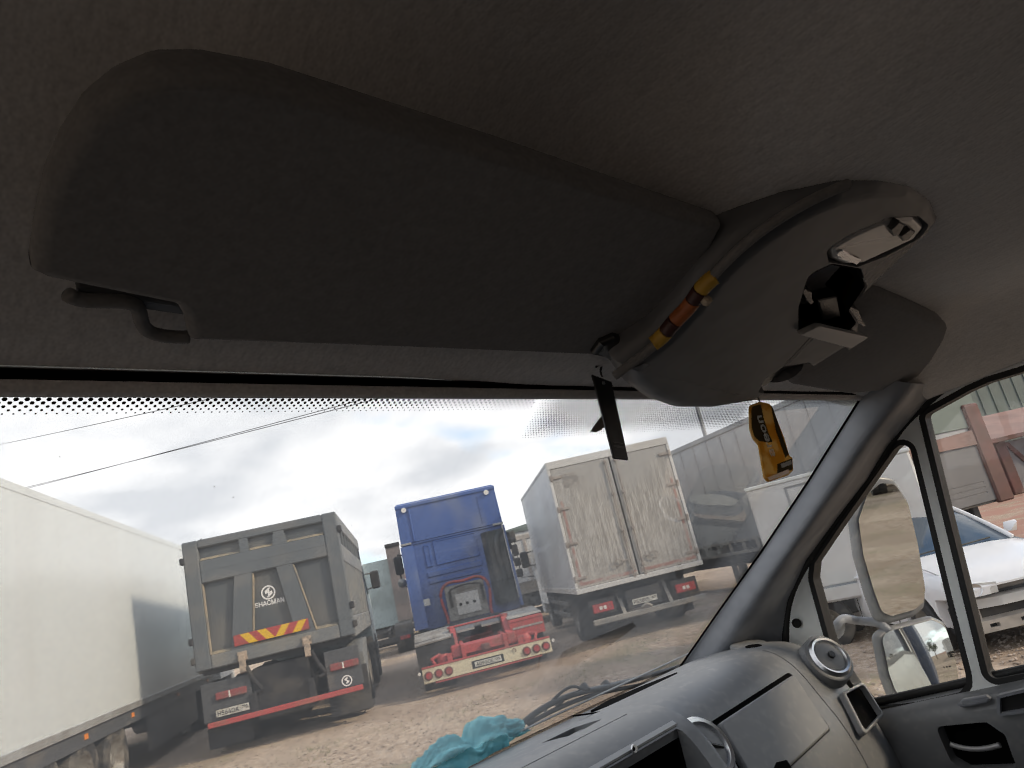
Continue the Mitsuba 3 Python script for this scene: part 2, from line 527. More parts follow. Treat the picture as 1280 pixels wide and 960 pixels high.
xs, ys = np.linspace(-.868, .868, 70), np.r_[np.linspace(.374, .05, 40), np.linspace(.03, -1.0, 24)]
van.put('headliner', loft([[(x, y, hz(x, y)) for x in xs] for y in ys], closed=False), 'fabric_roof', True)
hd = cat(tube([(x, .374, 1.983) for x in np.linspace(-.80, .80, 9)], .006, 8))
van.put('header_trim', hd, 'fabric_roof', True)

# sun visors
vis = [(-0.3840,0.2819,1.9926),(-0.3861,0.2632,1.9973),(-0.3875,0.2404,2.0030),(-0.3864,0.2244,2.0070),(-0.3834,0.2088,2.0109),(-0.3776,0.1969,2.0138),(-0.3690,0.1873,2.0162),(-0.3564,0.1819,2.0176),(-0.3341,0.1781,2.0185),(-0.2275,0.1754,2.0192),(-0.0461,0.1737,2.0197),(-0.0350,0.1883,2.0160),(-0.0197,0.2278,2.0061),(-0.0018,0.2795,1.9932),(0.0062,0.3029,1.9873),(-0.0157,0.3055,1.9867),(-0.1984,0.3120,1.9851),(-0.2913,0.3159,1.9841),(-0.3146,0.3168,1.9839),(-0.3213,0.3026,1.9874),(-0.3284,0.2929,1.9898),(-0.3672,0.2867,1.9914),(-0.3782,0.2849,1.9918)]
VN = (0, -.25, -1)
k_ = van.put('sun_visor', pillow(vis, .017, .006, VN, n=300), 'fabric_visor', 60, label='driver side sun visor folded up, the larger one')
van.put('pivot_rod', tube(spline([(-0.3666,0.3042,1.9973),(-0.3529,0.3062,1.9968),(-0.3407,0.3070,1.9966),(-0.3355,0.3158,1.9944),(-0.3295,0.3244,1.9923),(-0.3219,0.3272,1.9916),(-0.3107,0.3267,1.9917)], 30), .0032, 10), 'fabric_visor', True, of=k_)
van.put('bracket', pillow([(-0.3635,0.3036,1.9995),(-0.3163,0.3058,1.9990),(-0.3128,0.3158,1.9965),(-0.3610,0.3114,1.9976)], .01, .003, VN, n=60), 'plastic_dark', 40, of=k_)
van.put('hook', pillow([(-0.0404,0.2966,1.9827),(-0.0455,0.2838,1.9859),(-0.0384,0.2757,1.9880),(-0.0234,0.2779,1.9874),(-0.0150,0.2907,1.9842),(-0.0132,0.3006,1.9817)], .012, .004, VN, n=60), 'black_plastic', 40, of=k_)
pv = [(0.3120,0.2962,1.9911),(0.2933,0.2495,2.0028),(0.2234,0.2005,2.0150),(0.2384,0.1892,2.0178),(0.2918,0.1885,2.0180),(0.4048,0.1929,2.0169),(0.5054,0.1979,2.0157),(0.5714,0.2070,2.0134),(0.6114,0.2226,2.0095),(0.6877,0.2628,1.9994),(0.7521,0.3071,1.9884),(0.7413,0.3391,1.9803),(0.5836,0.3538,1.9767),(0.3744,0.3379,1.9807)]
k_ = van.put('sun_visor', pillow(pv, .02, .010, VN, n=160, corner=.012), 'fabric_visor', 60, label='passenger side sun visor folded up behind the console')

# overhead console
con = [(0.1705,0.1000,2.0300),(0.1261,0.0909,2.0332),(0.0772,0.0900,2.0335),(0.0394,0.0993,2.0302),(0.0044,0.1144,2.0249),(-0.0203,0.1370,2.0169),(-0.0369,0.1699,2.0052),(-0.0367,0.1958,1.9960),(-0.0264,0.2239,1.9861),(-0.0233,0.2484,1.9774),(-0.0292,0.2671,1.9708),(-0.0326,0.2820,1.9655),(0.0043,0.3036,1.9579),(0.0462,0.3187,1.9525),(0.0960,0.3296,1.9487),(0.1555,0.3307,1.9483),(0.2189,0.3210,1.9517),(0.2331,0.3007,1.9589),(0.2601,0.2719,1.9691),(0.2776,0.2413,1.9799),(0.2965,0.2242,1.9860),(0.2631,0.2078,1.9918),(0.1959,0.1935,1.9969),(0.1720,0.1802,2.0016),(0.1644,0.1622,2.0079),(0.1702,0.1395,2.0160),(0.1835,0.1158,2.0244)]
CN = (0, -.354, -1)
CU = np.array(CN) / np.linalg.norm(CN)
body = pillow(con, .09, .017, CN, both=False, n=220, inner=7)
bay = np.array([(0.1060,0.2021,1.9938),(0.0699,0.1751,2.0034),(0.0842,0.1628,2.0077),(0.1314,0.1593,2.0090),(0.1724,0.1713,2.0047),(0.1936,0.1957,1.9961),(0.2556,0.2107,1.9908),(0.1845,0.2256,1.9855),(0.1473,0.2233,1.9863)])
grow = lambda P_, f: P_.mean(0) + (P_ - P_.mean(0)) * f
body = cut(body, pillow(CU * .03 + grow(bay, 1.05), .075, .003, CN, n=160, corner=.006))
body = cut(body, pillow(CU * .03 + [(0.0753,0.1613,2.0082),(0.0536,0.1537,2.0109),(0.0617,0.1395,2.0160),(0.0875,0.1187,2.0233),(0.1256,0.1086,2.0269),(0.1580,0.1103,2.0263),(0.1662,0.1209,2.0225),(0.1461,0.1423,2.0150),(0.1224,0.1577,2.0095)], .036, .002, CN, n=140, corner=.006))
body = cut(body, pillow(CU * .03 + [(0.2014,0.2988,1.9596),(0.1843,0.2814,1.9657),(0.1919,0.2639,1.9719),(0.2326,0.2563,1.9746),(0.2686,0.2658,1.9713),(0.2384,0.2796,1.9664),(0.2342,0.3042,1.9577)], .05, .002, CN, n=100, corner=.004))
k_ = van.put('overhead_console', body, 'plastic_dark', 40, label='dark plastic overhead console with lamp and open bay')
van.put('lamp_lens', pillow([(0.0785,0.1599,2.0093),(0.0597,0.1525,2.0119),(0.0670,0.1390,2.0167),(0.0911,0.1198,2.0235),(0.1250,0.1101,2.0269),(0.1549,0.1124,2.0261),(0.1634,0.1245,2.0218),(0.1413,0.1430,2.0153),(0.1259,0.1561,2.0106),(0.1020,0.1611,2.0089)], .012, .005, CN, n=160, corner=.004), 'lamp_lens', 40, of=k_, label='pale reading lamp lens')
van.put('lamp_reflector', pillow([(0.0830,0.1572,2.0086),(0.0694,0.1524,2.0104),(0.0751,0.1484,2.0118),(0.0973,0.1501,2.0112),(0.1163,0.1528,2.0102),(0.1044,0.1572,2.0086)], .006, .003, CN, n=60), 'chrome', 40, of=k_)
for a in ([(0.0997,0.1225,2.0178),(0.0983,0.1157,2.0202),(0.1107,0.1158,2.0201),(0.1182,0.1229,2.0176),(0.1129,0.1255,2.0167)], [(0.1230,0.1234,2.0174),(0.1249,0.1164,2.0199),(0.1370,0.1160,2.0200),(0.1400,0.1230,2.0176),(0.1345,0.1256,2.0167)]):
    van.put('switch', pillow(a, .006, .001, CN, n=40), 'black_plastic', 30, of=k_)
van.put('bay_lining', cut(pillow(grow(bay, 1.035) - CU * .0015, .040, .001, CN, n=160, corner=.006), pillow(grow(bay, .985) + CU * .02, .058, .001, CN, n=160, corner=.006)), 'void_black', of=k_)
van.put('mount_plate', pillow([(0.1372,0.2206,1.9809),(0.1519,0.2090,1.9850),(0.2719,0.2113,1.9842),(0.2639,0.2271,1.9786)], .005, .001, CN, n=60), 'silver', 30, of=k_, label='bare silver mounting plate in the open bay')
for a in ([(0.1481,0.2021,2.0044),(0.1727,0.1933,2.0076),(0.2210,0.2118,2.0010),(0.1964,0.2205,1.9979)], [(0.2028,0.2011,2.0069),(0.2464,0.2035,2.0061),(0.2992,0.2185,2.0007),(0.2577,0.2186,2.0007)], [(0.0919,0.1902,2.0023),(0.1106,0.1907,2.0021),(0.1295,0.2001,1.9988),(0.1171,0.2000,1.9988)]):
    van.put('connector', pillow(a, .012, .002, CN, n=40), 'black_plastic', 30, of=k_)
van.put('visor_hook', pillow(-CU * .010 + [(0.2064,0.2999,1.9592),(0.1946,0.2855,1.9643),(0.2028,0.2698,1.9698),(0.2373,0.2605,1.9732),(0.2599,0.2662,1.9711),(0.2330,0.2787,1.9667),(0.2335,0.3019,1.9585)], .004, .001, CN, n=50), 'black_plastic', 30, of=k_)
van.put('edge_piping', tube(spline([(-0.0460,0.2799,1.9620),(-0.0392,0.2604,1.9689),(-0.0352,0.2408,1.9759),(-0.0381,0.2170,1.9843),(-0.0472,0.1904,1.9937),(-0.0480,0.1647,2.0028),(-0.0319,0.1327,2.0142),(-0.0079,0.1107,2.0219)], 40), .0032, 10), 'fabric_visor', True, of=k_)

# windscreen
def strip(P):
    n = len(P) // 2
    return np.array(P, float), [(i, i + 1, n + i + 1, n + i) for i in range(n - 1)]


wsx = [(0.6841,0.3741,1.9805),(0.7037,0.4406,1.9324),(0.7234,0.5046,1.8861),(0.7362,0.5686,1.8399),(0.7500,0.6371,1.7903),(0.7596,0.7506,1.7083),(0.7768,0.8815,1.6137),(0.7956,0.9876,1.5370)]
k_ = van.put('windscreen', (np.array([ws(-.80, -.012), ws(.80, -.012), ws(.86, .75), ws(-.86, .75)]), [(0, 1, 2, 3)]), 'dusty_glass', label='raked dusty windscreen with a dotted black band along its top edge')
ED = np.array(wsx)
edge = []
for i in range(len(ED)):
    edge.append(ED[i] + (-.004, 0, 0) - WN * .001)
for i in range(len(ED)):
    edge.append(ED[i] + (.06, 0, 0) - WN * .001)
van.put('frit_edge', strip(edge), 'void_black', of=k_)
van.put('frit_edge', strip([ws(x, -.010, -.001) for x in (-.8, .8)] + [ws(x, .0035, -.001) for x in (-.8, .8)]), 'void_black', of=k_)
V_, F_ = [], []


def dot(x, s, r):
    b = len(V_)
    for i in range(6):
        V_.append(ws(x + r * math.cos(i * PI / 3), s + r * math.sin(i * PI / 3), -.0012))
    F_.extend([(b, b + i, b + i + 1) for i in range(1, 5)])


for j in range(6):
    for i in range(300):
        x = -.62 + (i + .5 * (j % 2)) * .0044
        if x < -.02 or x > .36:
            dot(x, .0048 + j * .0021, (.00135, .00125, .0011, .0009, .0007, .0005)[j])
for j in range(18):
    for i in range(116):
        x = -.014 + (i + .5 * (j % 2)) * .0033
        s = .0048 + j * .00235
        e = min(1, (x + .018) / .030, (.37 - x) / .03, (.0475 - s) / .016)
        if x < .365 and e > .05:
            dot(x, s, .00128 * e ** .5)
van.put('frit_dots', (np.array(V_), F_), 'void_black', of=k_, kind='stuff')
V_, F_ = [], []
for i in range(90):
    x, s = R.uniform(-.4, .72), R.uniform(.03, .5)
    r, a, e = R.choice([.00035, .0005, .0008], p=[.75, .25, .0]), R.uniform(-.5, .5), R.uniform(1, 2.6)
    b = len(V_)
    for q_ in range(6):
        u, v = r * math.cos(q_ * PI / 3) * .8, r * e * math.sin(q_ * PI / 3)
        V_.append(ws(x + u * math.cos(a) - v * math.sin(a), s + u * math.sin(a) + v * math.cos(a), .0015))
    F_.extend([(b, b + q_, b + q_ + 1) for q_ in range(1, 5)])
van.put('dirt_specks', (np.array(V_), F_), 'speck', of=k_, kind='stuff')

# right windscreen pillar, inside trim; the left one is its mirror image
pl_r = [(0.8570,0.3447,1.9548),(0.8570,0.4105,1.9120),(0.8570,0.4628,1.8652),(0.8570,0.5281,1.8175),(0.8570,0.6086,1.7552),(0.8570,0.6642,1.6923),(0.8570,0.6954,1.6248),(0.8570,0.7236,1.5426)]


def mirx(m):
    v = np.array(m.vertices) * (-1, 1, 1)
    return trimesh.Trimesh(v, np.array(m.faces)[:, ::-1], process=False)


A, B = np.array(wsx) - WN * .003, np.array(pl_r)
C = np.array([(0.6820,0.3343,1.9585)]+[(0.6880,0.3969,1.9154)]+[(0.7000,0.4511,1.8719)]+[(0.7120,0.5133,1.8268)]+[(0.7240,0.5849,1.7755)]+[(0.7420,0.6727,1.7058)]+[(0.7650,0.7729,1.6279)]+[(0.7750,0.8296,1.5535)])
up_ = lambda M_: np.vstack([M_[0] + (M_[0] - M_[1]) * .5, M_])
A, B, C = up_(A), up_(B), up_(C)
G = []
for a, b, c_ in zip(A, B, C):
    back_ = c_ * .72 + b * .28 + np.array([.012, -.004, 0])
    q1 = spline([a, a * .5 + c_ * .5 + np.array([-.003, .002, 0]), c_, back_, b * .8 + c_ * .2, b], 20)
    G.append(q1)
G = np.array(G)
trim = loft(G, closed=False)
van.put('pillar_trim', trim, 'plastic_pillar', True)
van.put('pillar_trim', mirx(trim), 'plastic_pillar', True)
outer = loft(np.concatenate([G[:, :1] + (.012, .0, .0) + WN * .004, G[:, 10:12] + (.12, .06, .03), G[:, -1:] + (.03, .0, .0)], 1), closed=False)
van.put('pillar_skin', outer, 'van_white', True)
van.put('pillar_skin', mirx(outer), 'van_white', True)

# doors
DF = np.array([(0.8720,0.7288,1.5389),(0.8720,0.7002,1.6219),(0.8720,0.6749,1.6909),(0.8720,0.6157,1.7628),(0.8720,0.5206,1.8355),(0.8720,0.4360,1.8990),(0.8720,0.3808,1.9442),(0.8720,0.3286,1.9672),(0.8720,0.2818,1.9808),(0.8720,0.2342,1.9861),(0.8720,0.1898,1.9889)])[:, 1:]
DF = np.vstack([DF, [(-.05, 1.985), (-.40, 1.985), (-.84, 1.96), (-.86, 1.478), (.74, 1.478)]])
QW = np.array([(0.8720,0.3810,1.9138),(0.8720,0.4059,1.9017),(0.8720,0.5307,1.8022),(0.8720,0.5964,1.7480),(0.8720,0.6086,1.7215),(0.8720,0.6145,1.5970),(0.8720,0.5998,1.5449),(0.8720,0.5784,1.5033),(0.8720,0.5059,1.5103),(0.8720,0.4370,1.5214),(0.8720,0.4235,1.5338),(0.8720,0.4197,1.5480),(0.8720,0.4075,1.6672),(0.8720,0.3928,1.7932),(0.8720,0.3807,1.9000)])[:, 1:]
DW = np.array([(0.8720,0.3436,1.9420),(0.8720,0.3621,1.7838),(0.8720,0.3899,1.5364),(0.8720,0.3456,1.5427)])[:, 1:]
DW = np.vstack([DW, [(-.72, 1.60), (-.74, 1.90), (-.66, 1.955), (-.3, 1.972), (-.0, 1.972)], np.array([(0.8720,0.1989,1.9627),(0.8720,0.2423,1.9628),(0.8720,0.2721,1.9587)])[:, 1:]])
QP, DP = rounded(QW, .012), rounded(DW, .01)
frame = Polygon(DF).buffer(0)
for o in (QP, DP):
    frame = frame.difference(o.buffer(.009, quad_segs=4))
PN = [(0.8500,0.5653,1.5039),(0.8500,0.4054,1.5290),(0.8500,0.3399,1.5478)]


def zs(y):
    return 1.497 + (.575 - y) * .155


sec = [(.892, .006), (.875, .008), (.855, .004), (.838, -.006), (.829, -.022), (.828, -.05), (.832, -.09), (.842, -.12), (.845, -.3), (.835, -.42), (.835, -.66), (.892, -.66)]
dpan = loft([[(x, y, max(zs(min(max(y, -.3), .66)) + z, .86)) for x, z in sec] for y in np.linspace(.70, -.86, 24)])
pock = [(0.8380,0.4804,1.4791),(0.8380,0.4074,1.4842),(0.8380,0.3892,1.4658),(0.8380,0.3915,1.4173),(0.8380,0.4593,1.4142),(0.8380,0.4773,1.4277)]
pv_ = Polygon(np.array(pock)[:, 1:])
dpan = cut(dpan, prism(rounded(np.array(pock)[:, 1:], .008), .80, .862), prism(rounded(np.array([(0.8300,0.3766,1.5214),(0.8300,0.3323,1.5301),(0.8300,0.3429,1.4999),(0.8300,0.3859,1.4948)])[:, 1:], .004), .80, .85))


def mdoor(side):
    f = (lambda m: m) if side > 0 else mirx
    a = van.put('door', f(prism(frame if frame.geom_type == 'Polygon' else max(frame.geoms, key=lambda t: t.area), .851, .888)), 'frame_white')
    for gl in (QP, DP):
        van.put('window_seal', f(prism(gl.buffer(.011, quad_segs=4).difference(gl), .852, .884)), 'rubber', of=a)
        gg = gl.buffer(.004)
        tv, tf = trimesh.creation.triangulate_polygon(gg, engine='earcut')
        van.put('window', f(trimesh.Trimesh(np.c_[np.full(len(tv), .879), tv], tf, process=False)), 'glass', of=a)
    van.put('inner_panel', f(dpan), 'plastic_dash', 40, of=a)
    van.put('door_pocket', f(prism(rounded(np.array(pock)[:, 1:], .006), .858, .866)), 'void_black', of=a)
    van.put('belt_seal', f(tube([(.868, y, zs(y) + .012) for y in np.linspace(.62, -.4, 6)], .007, 8)), 'rubber', True, of=a)
    van.put('outer_skin', f(loft([[(x, y, z) for x, z in ((.889, zs(max(y, -.3)) - .01), (.93, 1.40), (.97, 1.2), (.97, .7), (.93, .55), (.90, .55))] for y in np.linspace(.95, -.9, 10)], closed=False)), 'van_white', True, of=a)
    return a


dr_ = mdoor(1)
van.put('door_grip', tube(spline([(0.8380,0.4716,1.4509),(0.8380,0.4595,1.4462),(0.8380,0.4211,1.4449),(0.8380,0.4034,1.4492)], 12), .004, 8), 'silver', True, of=dr_)
van.put('door_lever', pillow([(0.8220,0.4376,1.5104),(0.8220,0.4278,1.5192),(0.8220,0.3935,1.5233),(0.8220,0.3887,1.5185),(0.8220,0.3952,1.5121),(0.8220,0.4289,1.5066)], .01, .003, (-1, 0, .1), n=60), 'plastic_pillar', 40, of=dr_)
van.put('lever_recess', pillow([(0.8255,0.4280,1.5148),(0.8255,0.4133,1.5187),(0.8255,0.4156,1.5119),(0.8255,0.4263,1.5101)], .004, .001, (-1, 0, .1), n=30), 'void_black', 40, of=dr_)
van.put('switch_bezel', prism(ring2(np.array([(0.8300,0.3797,1.5215),(0.8300,0.3300,1.5311),(0.8300,0.3416,1.4977),(0.8300,0.3887,1.4927)])[:, 1:], .004, .004), .822, .835), 'plastic_pillar', of=dr_)
van.put('switch_panel', prism(np.array([(0.8300,0.3770,1.5203),(0.8300,0.3327,1.5291),(0.8300,0.3421,1.5021),(0.8300,0.3841,1.4970)])[:, 1:], .832, .842), 'black_plastic', of=dr_)
mdoor(-1)
sl = tube(np.vstack([spline([(0.8550,0.7303,1.5157),(0.8550,0.6943,1.6251),(0.8550,0.6657,1.6901),(0.8550,0.6039,1.7576),(0.8550,0.5157,1.8305),(0.8550,0.4235,1.8992),(0.8550,0.3776,1.9380),(0.8550,0.3438,1.9559),(0.8550,0.2765,1.9839),(0.8550,0.2284,1.9924),(0.8550,0.1838,1.9972)], 40), [(.855, -.1, 1.985), (.855, -.5, 1.98), (.855, -.84, 1.95)]]), .0085, 10)
van.put('door_seal', sl, 'rubber', True)
van.put('door_seal', mirx(sl), 'rubber', True)
van.put('trim_clip', disc([(0.8450,0.6612,1.6533)][0], (-.6, -.8, 0), .008, .006, 16), 'rubber', 40)
gh = pillow([(0.8000,0.2195,2.0207),(0.8000,0.2045,2.0273),(0.8000,0.1604,2.0214),(0.8000,0.1702,1.9935),(0.8000,0.2133,2.0019)], .02, .008, (-.8, -.1, -.6), n=60)
van.put('grab_handle', gh, 'plastic_dark', 40)

# shell, floor, back wall, seats and wheel: what closes the cab round the view
for f in (lambda m: m, mirx):
    van.put('cant_rail', f(hull([(.858, y, z) for y in (.30, -1.0) for z in (1.99, 2.14)] + [(.93, y, z) for y in (.25, -1.0) for z in (1.985, 2.06)])), 'van_white')
van.put('roof_skin', loft([[(x, y, 2.165 - .09 * abs(x) ** 4 - .165 * ss(.05, .40, y)) for x in np.linspace(-.93, .93, 12)] for y in np.linspace(.40, -1.05, 14)], closed=False), 'van_white', True)
van.put('back_wall', cbox(-.9, .9, -1.06, -1.0, .8, 2.14), 'fabric_roof')
van.put('floor_pan', cbox(-.93, .93, -1.05, 1.0, .78, .84), 'floor_grey')
van.put('bulkhead', cbox(-.9, .9, .95, .99, .80, 1.50), 'rubber')
van.put('bonnet', loft([[(x, y, z - .10 * abs(x) ** 3) for x in np.linspace(-.93, .93, 13)] for y, z in ((.93, 1.49), (1.1, 1.43), (1.4, 1.31), (1.65, 1.14), (1.78, .90), (1.80, .55))], closed=False), 'van_white', True)
van.put('cargo_body', cbox(-1.05, 1.05, -5.2, -1.25, .95, 2.55, .03), 'van_blue')
for sx in (-1, 1):
    for y in (1.15, -3.4):
        w = van.put('wheel', cat(lathe([(.20, -.1), (.33, -.1), (.345, -.07), (.345, .07), (.33, .1), (.20, .1)], 28)), 'tyre', 40, M=T().translate([sx * .86, y, .345]))
k_ = van.put('steering_wheel', tube([(-.45 + .2 * math.cos(a), .36 - .2 * math.sin(a) * .55, 1.36 + .2 * math.sin(a) * .8) for a in np.linspace(0, 2 * PI, 33)], .015, 10), 'black_plastic', True)
van.put('column', tube([(-.45, .36, 1.36), (-.45, .62, 1.2)], [.05, .03], 12), 'black_plastic', True, of=k_)
for x in (-.45, .30):
    w = .25 if x < 0 else .42
    k_ = van.put('seat', cat(cbox(x - w, x + w, -.62, -.10, 1.05, 1.22, .05), hull([(x + a * w, y, z) for a in (-1, 1) for y, z in ((-.62, 1.15), (-.48, 1.15), (-.82, 1.74), (-.72, 1.76))])), 'seat_cloth', 30)
    van.put('head_restraint', cbox(x - .13, x + .13, -.86, -.76, 1.76, 1.95, .03), 'seat_cloth', 30, of=k_)
    van.put('seat_base', cbox(x - w + .03, x + w - .03, -.6, -.14, .84, 1.05, .02), 'black_plastic', of=k_)

# dashboard
from scipy.interpolate import PchipInterpolator
DX = [-.862, -.83, -.7, -.36, -.10, .10, .322, .336, .352, .40, .70, .78, .83, .862]
YC = PchipInterpolator(DX, [.68, .66, .652, .62, .593, .590, .589, .600, .634, .645, .650, .654, .66, .69])
ZC = PchipInterpolator(DX, [1.585, 1.62, 1.64, 1.655, 1.657, 1.657, 1.657, 1.653, 1.649, 1.645, 1.641, 1.636, 1.62, 1.575])


def chaikin(P, k=2):
    P = np.asarray(P, float)
    for _ in range(k):
        N_ = np.roll(P, -1, 0)
        P = np.stack([P * .75 + N_ * .25, P * .25 + N_ * .75], 1).reshape(-1, P.shape[1])
    return P


def dsec(x):
    y, z = float(YC(x)), float(ZC(x))
    p = [(.868, 1.612), (.860, 1.619), (.80, 1.631), (y + .075, z + .001), (y + .035, z + .003), (y + .004, z - .001), (y - .020, z - .013), (y - .043, z - .036), (y - .065, z - .078), (y - .088, z - .12),
         (y - .108, z - .19), (y - .108, z - .26), (y - .06, z - .36), (.68, 1.12), (.80, 1.10), (.87, 1.3), (.87, 1.5)]
    return [(x, a, b) for a, b in chaikin(p)]


dash = loft([dsec(x) for x in np.unique(np.r_[np.linspace(-.862, -.70, 8), np.linspace(-.7, .31, 16), np.linspace(.316, .37, 14), np.linspace(.38, .42, 5), np.linspace(.44, .74, 10), np.linspace(.75, .862, 14)])])
FN = (0, -.893, .45)
lidq = [(0.4351,0.5977,1.6045),(0.6688,0.5990,1.6071),(0.6537,0.5603,1.5302),(0.4210,0.5572,1.5241)]
lid = np.array(lidq)
big = lid.mean(0) + (lid - lid.mean(0)) * 1.09 + np.array([-.003, 0, .003])
hole = [(0.7501,0.5711,1.5517),(0.8184,0.5693,1.5480),(0.8036,0.5484,1.5067),(0.7221,0.5469,1.5036)]
cuts = [pillow(big + np.array(FN) * .02, .034, .002, FN, n=120, corner=.006), pillow(np.array(hole) + np.array(FN) * .03, .085, .002, FN, n=80, corner=.005),
        cbox(.105, .299, .36, .74, 1.48, 1.638, .004), cbox(-.3, .285, .6215, .6235, 1.644, 1.70, .0003), cbox(.699, .7015, .40, .66, 1.2, 1.70, .0003),
        pillow(np.array([(0.2032,0.6957,1.6510),(0.2601,0.6921,1.6510),(0.2695,0.6497,1.6510),(0.2047,0.6433,1.6510)]) + (0, 0, .014), .030, .001, (0, 0, 1), n=60)]
dash = cut(dash, *cuts)
k_ = van.put('dashboard', dash, 'plastic_dash', 35, label='dark grey dashboard with centre tray, glovebox and chrome ringed vents')
van.put('lid_gap', pillow(big - np.array(FN) * .0115, .004, .001, FN, n=120, corner=.006), 'void_black', of=k_)
van.put('glovebox_lid', pillow(lid, .012, .004, FN, n=160, corner=.006), 'plastic_lid', 40, of=k_)
van.put('lid_catch', pillow([(0.4695,0.5596,1.5356),(0.4862,0.5618,1.5398),(0.5078,0.5597,1.5357),(0.5055,0.5536,1.5237),(0.4864,0.5458,1.5080),(0.4459,0.5528,1.5219)], .012, .002, FN, n=60), 'void_black', 40, of=k_)
van.put('cubby_lining', pillow(np.array(hole) - np.array(FN) * .005, .004, .001, FN, n=60, corner=.004), 'void_black', of=k_)
hp = np.array(hole)
hb = hp.mean(0) + (hp - hp.mean(0)) * 1.16
fr_ = cut(pillow(hb + np.array(FN) * .0045, .012, .003, FN, n=100, corner=.006), pillow(hp + np.array(FN) * .02, .05, .001, FN, n=80, corner=.005))
van.put('cubby_frame', fr_, 'plastic_lid', 40, of=k_)
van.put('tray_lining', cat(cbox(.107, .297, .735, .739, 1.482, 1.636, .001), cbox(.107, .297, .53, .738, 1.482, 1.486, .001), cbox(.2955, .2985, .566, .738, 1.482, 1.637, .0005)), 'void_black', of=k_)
van.put('tray_lip', hull([(x, y, z) for x in (.10, .300) for y, z in ((.5650, 1.6425), (.5650, 1.6405), (.5700, 1.6460), (.5725, 1.6450))]), 'silver', of=k_, label='pale worn edge of the centre tray')
van.put('tray_visor', hull([(x, y, z) for x in (.107, .298) for y, z in ((.5655, 1.6405), (.5655, 1.628), (.571, 1.628), (.571, 1.6405))]), 'plastic_dark', of=k_)
van.put('tray_badge', disc([(0.2123,0.5640,1.6423)][0], (0, -1, .1), .0045, .002, 20), 'chrome', 40, of=k_)
van.put('badge_centre', disc([(0.2096,0.5617,1.6431)][0], (0, -1, .1), .0022, .0006, 14), 'void_black', 40, of=k_)
van.put('defrost_slot', pillow([(0.3916,0.7788,1.6385),(0.4410,0.7879,1.6385),(0.5177,0.7800,1.6385),(0.5994,0.7636,1.6385),(0.5736,0.7403,1.6385),(0.4665,0.7426,1.6385),(0.4147,0.7486,1.6385)], .003, .001, (0, 0, 1), n=80), 'void_black', of=k_)
van.put('trim_seam', tube([(0.3432,0.7690,1.6445),(0.3590,0.7171,1.6445),(0.3958,0.6655,1.6445)], .0012, 6), 'void_black', of=k_)
ringp = [(.027, 0), (.037, 0), (.0375, .004), (.034, .008), (.030, .007), (.027, .002), (.027, 0)]


def vent(c, nrm, s=1.0, arc=True):
    a = van.put('air_vent', disc(c, nrm, 1, 1, 40, prof=[(0, -.006), (.028 * s, -.006), (.028 * s, .003), (.020 * s, .006), (0, .0065)]), 'plastic_lid', 40, of=k_)
    van.put('vent_ring', disc(c, nrm, 1, 1, 48, prof=[(r * s, h) for r, h in ringp]), 'chrome', 40, of=k_)
    return a


rc = np.array([(0.7723,0.5868,1.6051)][0])
vent(rc, (-.30, -.78, .55), .93)
van.put('vent_socket', disc(rc, (-.30, -.78, .55), 1, 1, 40, prof=[(0, -.022), (.042, -.022), (.0405, .0), (.036, .002), (0, .002)]), 'plastic_dash', 40, of=k_)
vc = np.array([(0.3728,0.5867,1.5916)][0])
vent(vc, (-.1, -.85, .5), 1.05)
for dx in (-.008, .010):
    van.put('vent_blade', tube([vc + np.array([dx - .012, -.008, .006]), vc + np.array([dx + .010, -.012, -.004])], .0022, 8), 'black_plastic', True, of=k_)
van.put('vent_tab', disc(rc + np.array([-.002, -.006, .004]), (-.30, -.78, .55), .006, .004, 12), 'black_plastic', 40, of=k_)
van.put('vent_flap', pillow([(0.2060,0.6785,1.6500),(0.2658,0.6812,1.6500),(0.2716,0.6530,1.6500),(0.2080,0.6466,1.6500)], .004, .001, (0, 0, 1), n=60), 'plastic_dash', 40, of=k_)
van.put('vent_slot', pillow(np.array([(0.2032,0.6957,1.6510),(0.2601,0.6921,1.6510),(0.2695,0.6497,1.6510),(0.2047,0.6433,1.6510)]) - (0, 0, .010), .005, .001, (0, 0, 1), n=40), 'void_black', of=k_)
van.put('tweeter_cover', disc([(0.7626,0.7184,1.6360)][0], (0, -.1, 1), .032, .006, 28), 'plastic_dash', 40, of=k_)
van.put('tweeter_grille', disc(np.array([(0.7301,0.6898,1.6422)][0]), (0, -.1, 1), .014, .001, 20), 'void_black', 40, of=k_)

# wipers and the scuttle outside the glass
wb = [[(0.3406,0.8992,1.6231),(0.3626,0.8729,1.6422),(0.4197,0.8619,1.6501),(0.5112,0.8750,1.6406),(0.6510,0.9018,1.6212),(0.8483,0.9334,1.5984)], [(0.3548,0.8751,1.6331),(0.4227,0.8689,1.6377),(0.5622,0.8864,1.6250),(0.8430,0.9322,1.5919)]]
k_ = van.put('wiper', tube(spline(wb[0], 30), .0045, 8), 'black_plastic', True)
van.put('wiper_blade', tube(spline(wb[1], 24), .0035, 8), 'rubber', True, of=k_)
van.put('washer_hose', tube(spline([(0.4165,0.8954,1.6308),(0.4083,0.8643,1.6533),(0.4242,0.8514,1.6626),(0.4628,0.8600,1.6564),(0.5070,0.8799,1.6420)], 24), .0022, 8), 'rubber', True, of=k_)
van.put('wiper_joint', cat(*[disc(p, WN, .008, .012, 12) for p in [(0.4256,0.8702,1.6417),(0.4886,0.8673,1.6437),(0.5648,0.8869,1.6295)]]), 'black_plastic', 40, of=k_)
van.put('scuttle', loft([[ws(x, s, o) for x in np.linspace(-.86, .86, 8)] for s, o in ((.622, .0), (.65, .0), (.70, -.01), (.78, -.03))], closed=False), 'black_plastic', True)
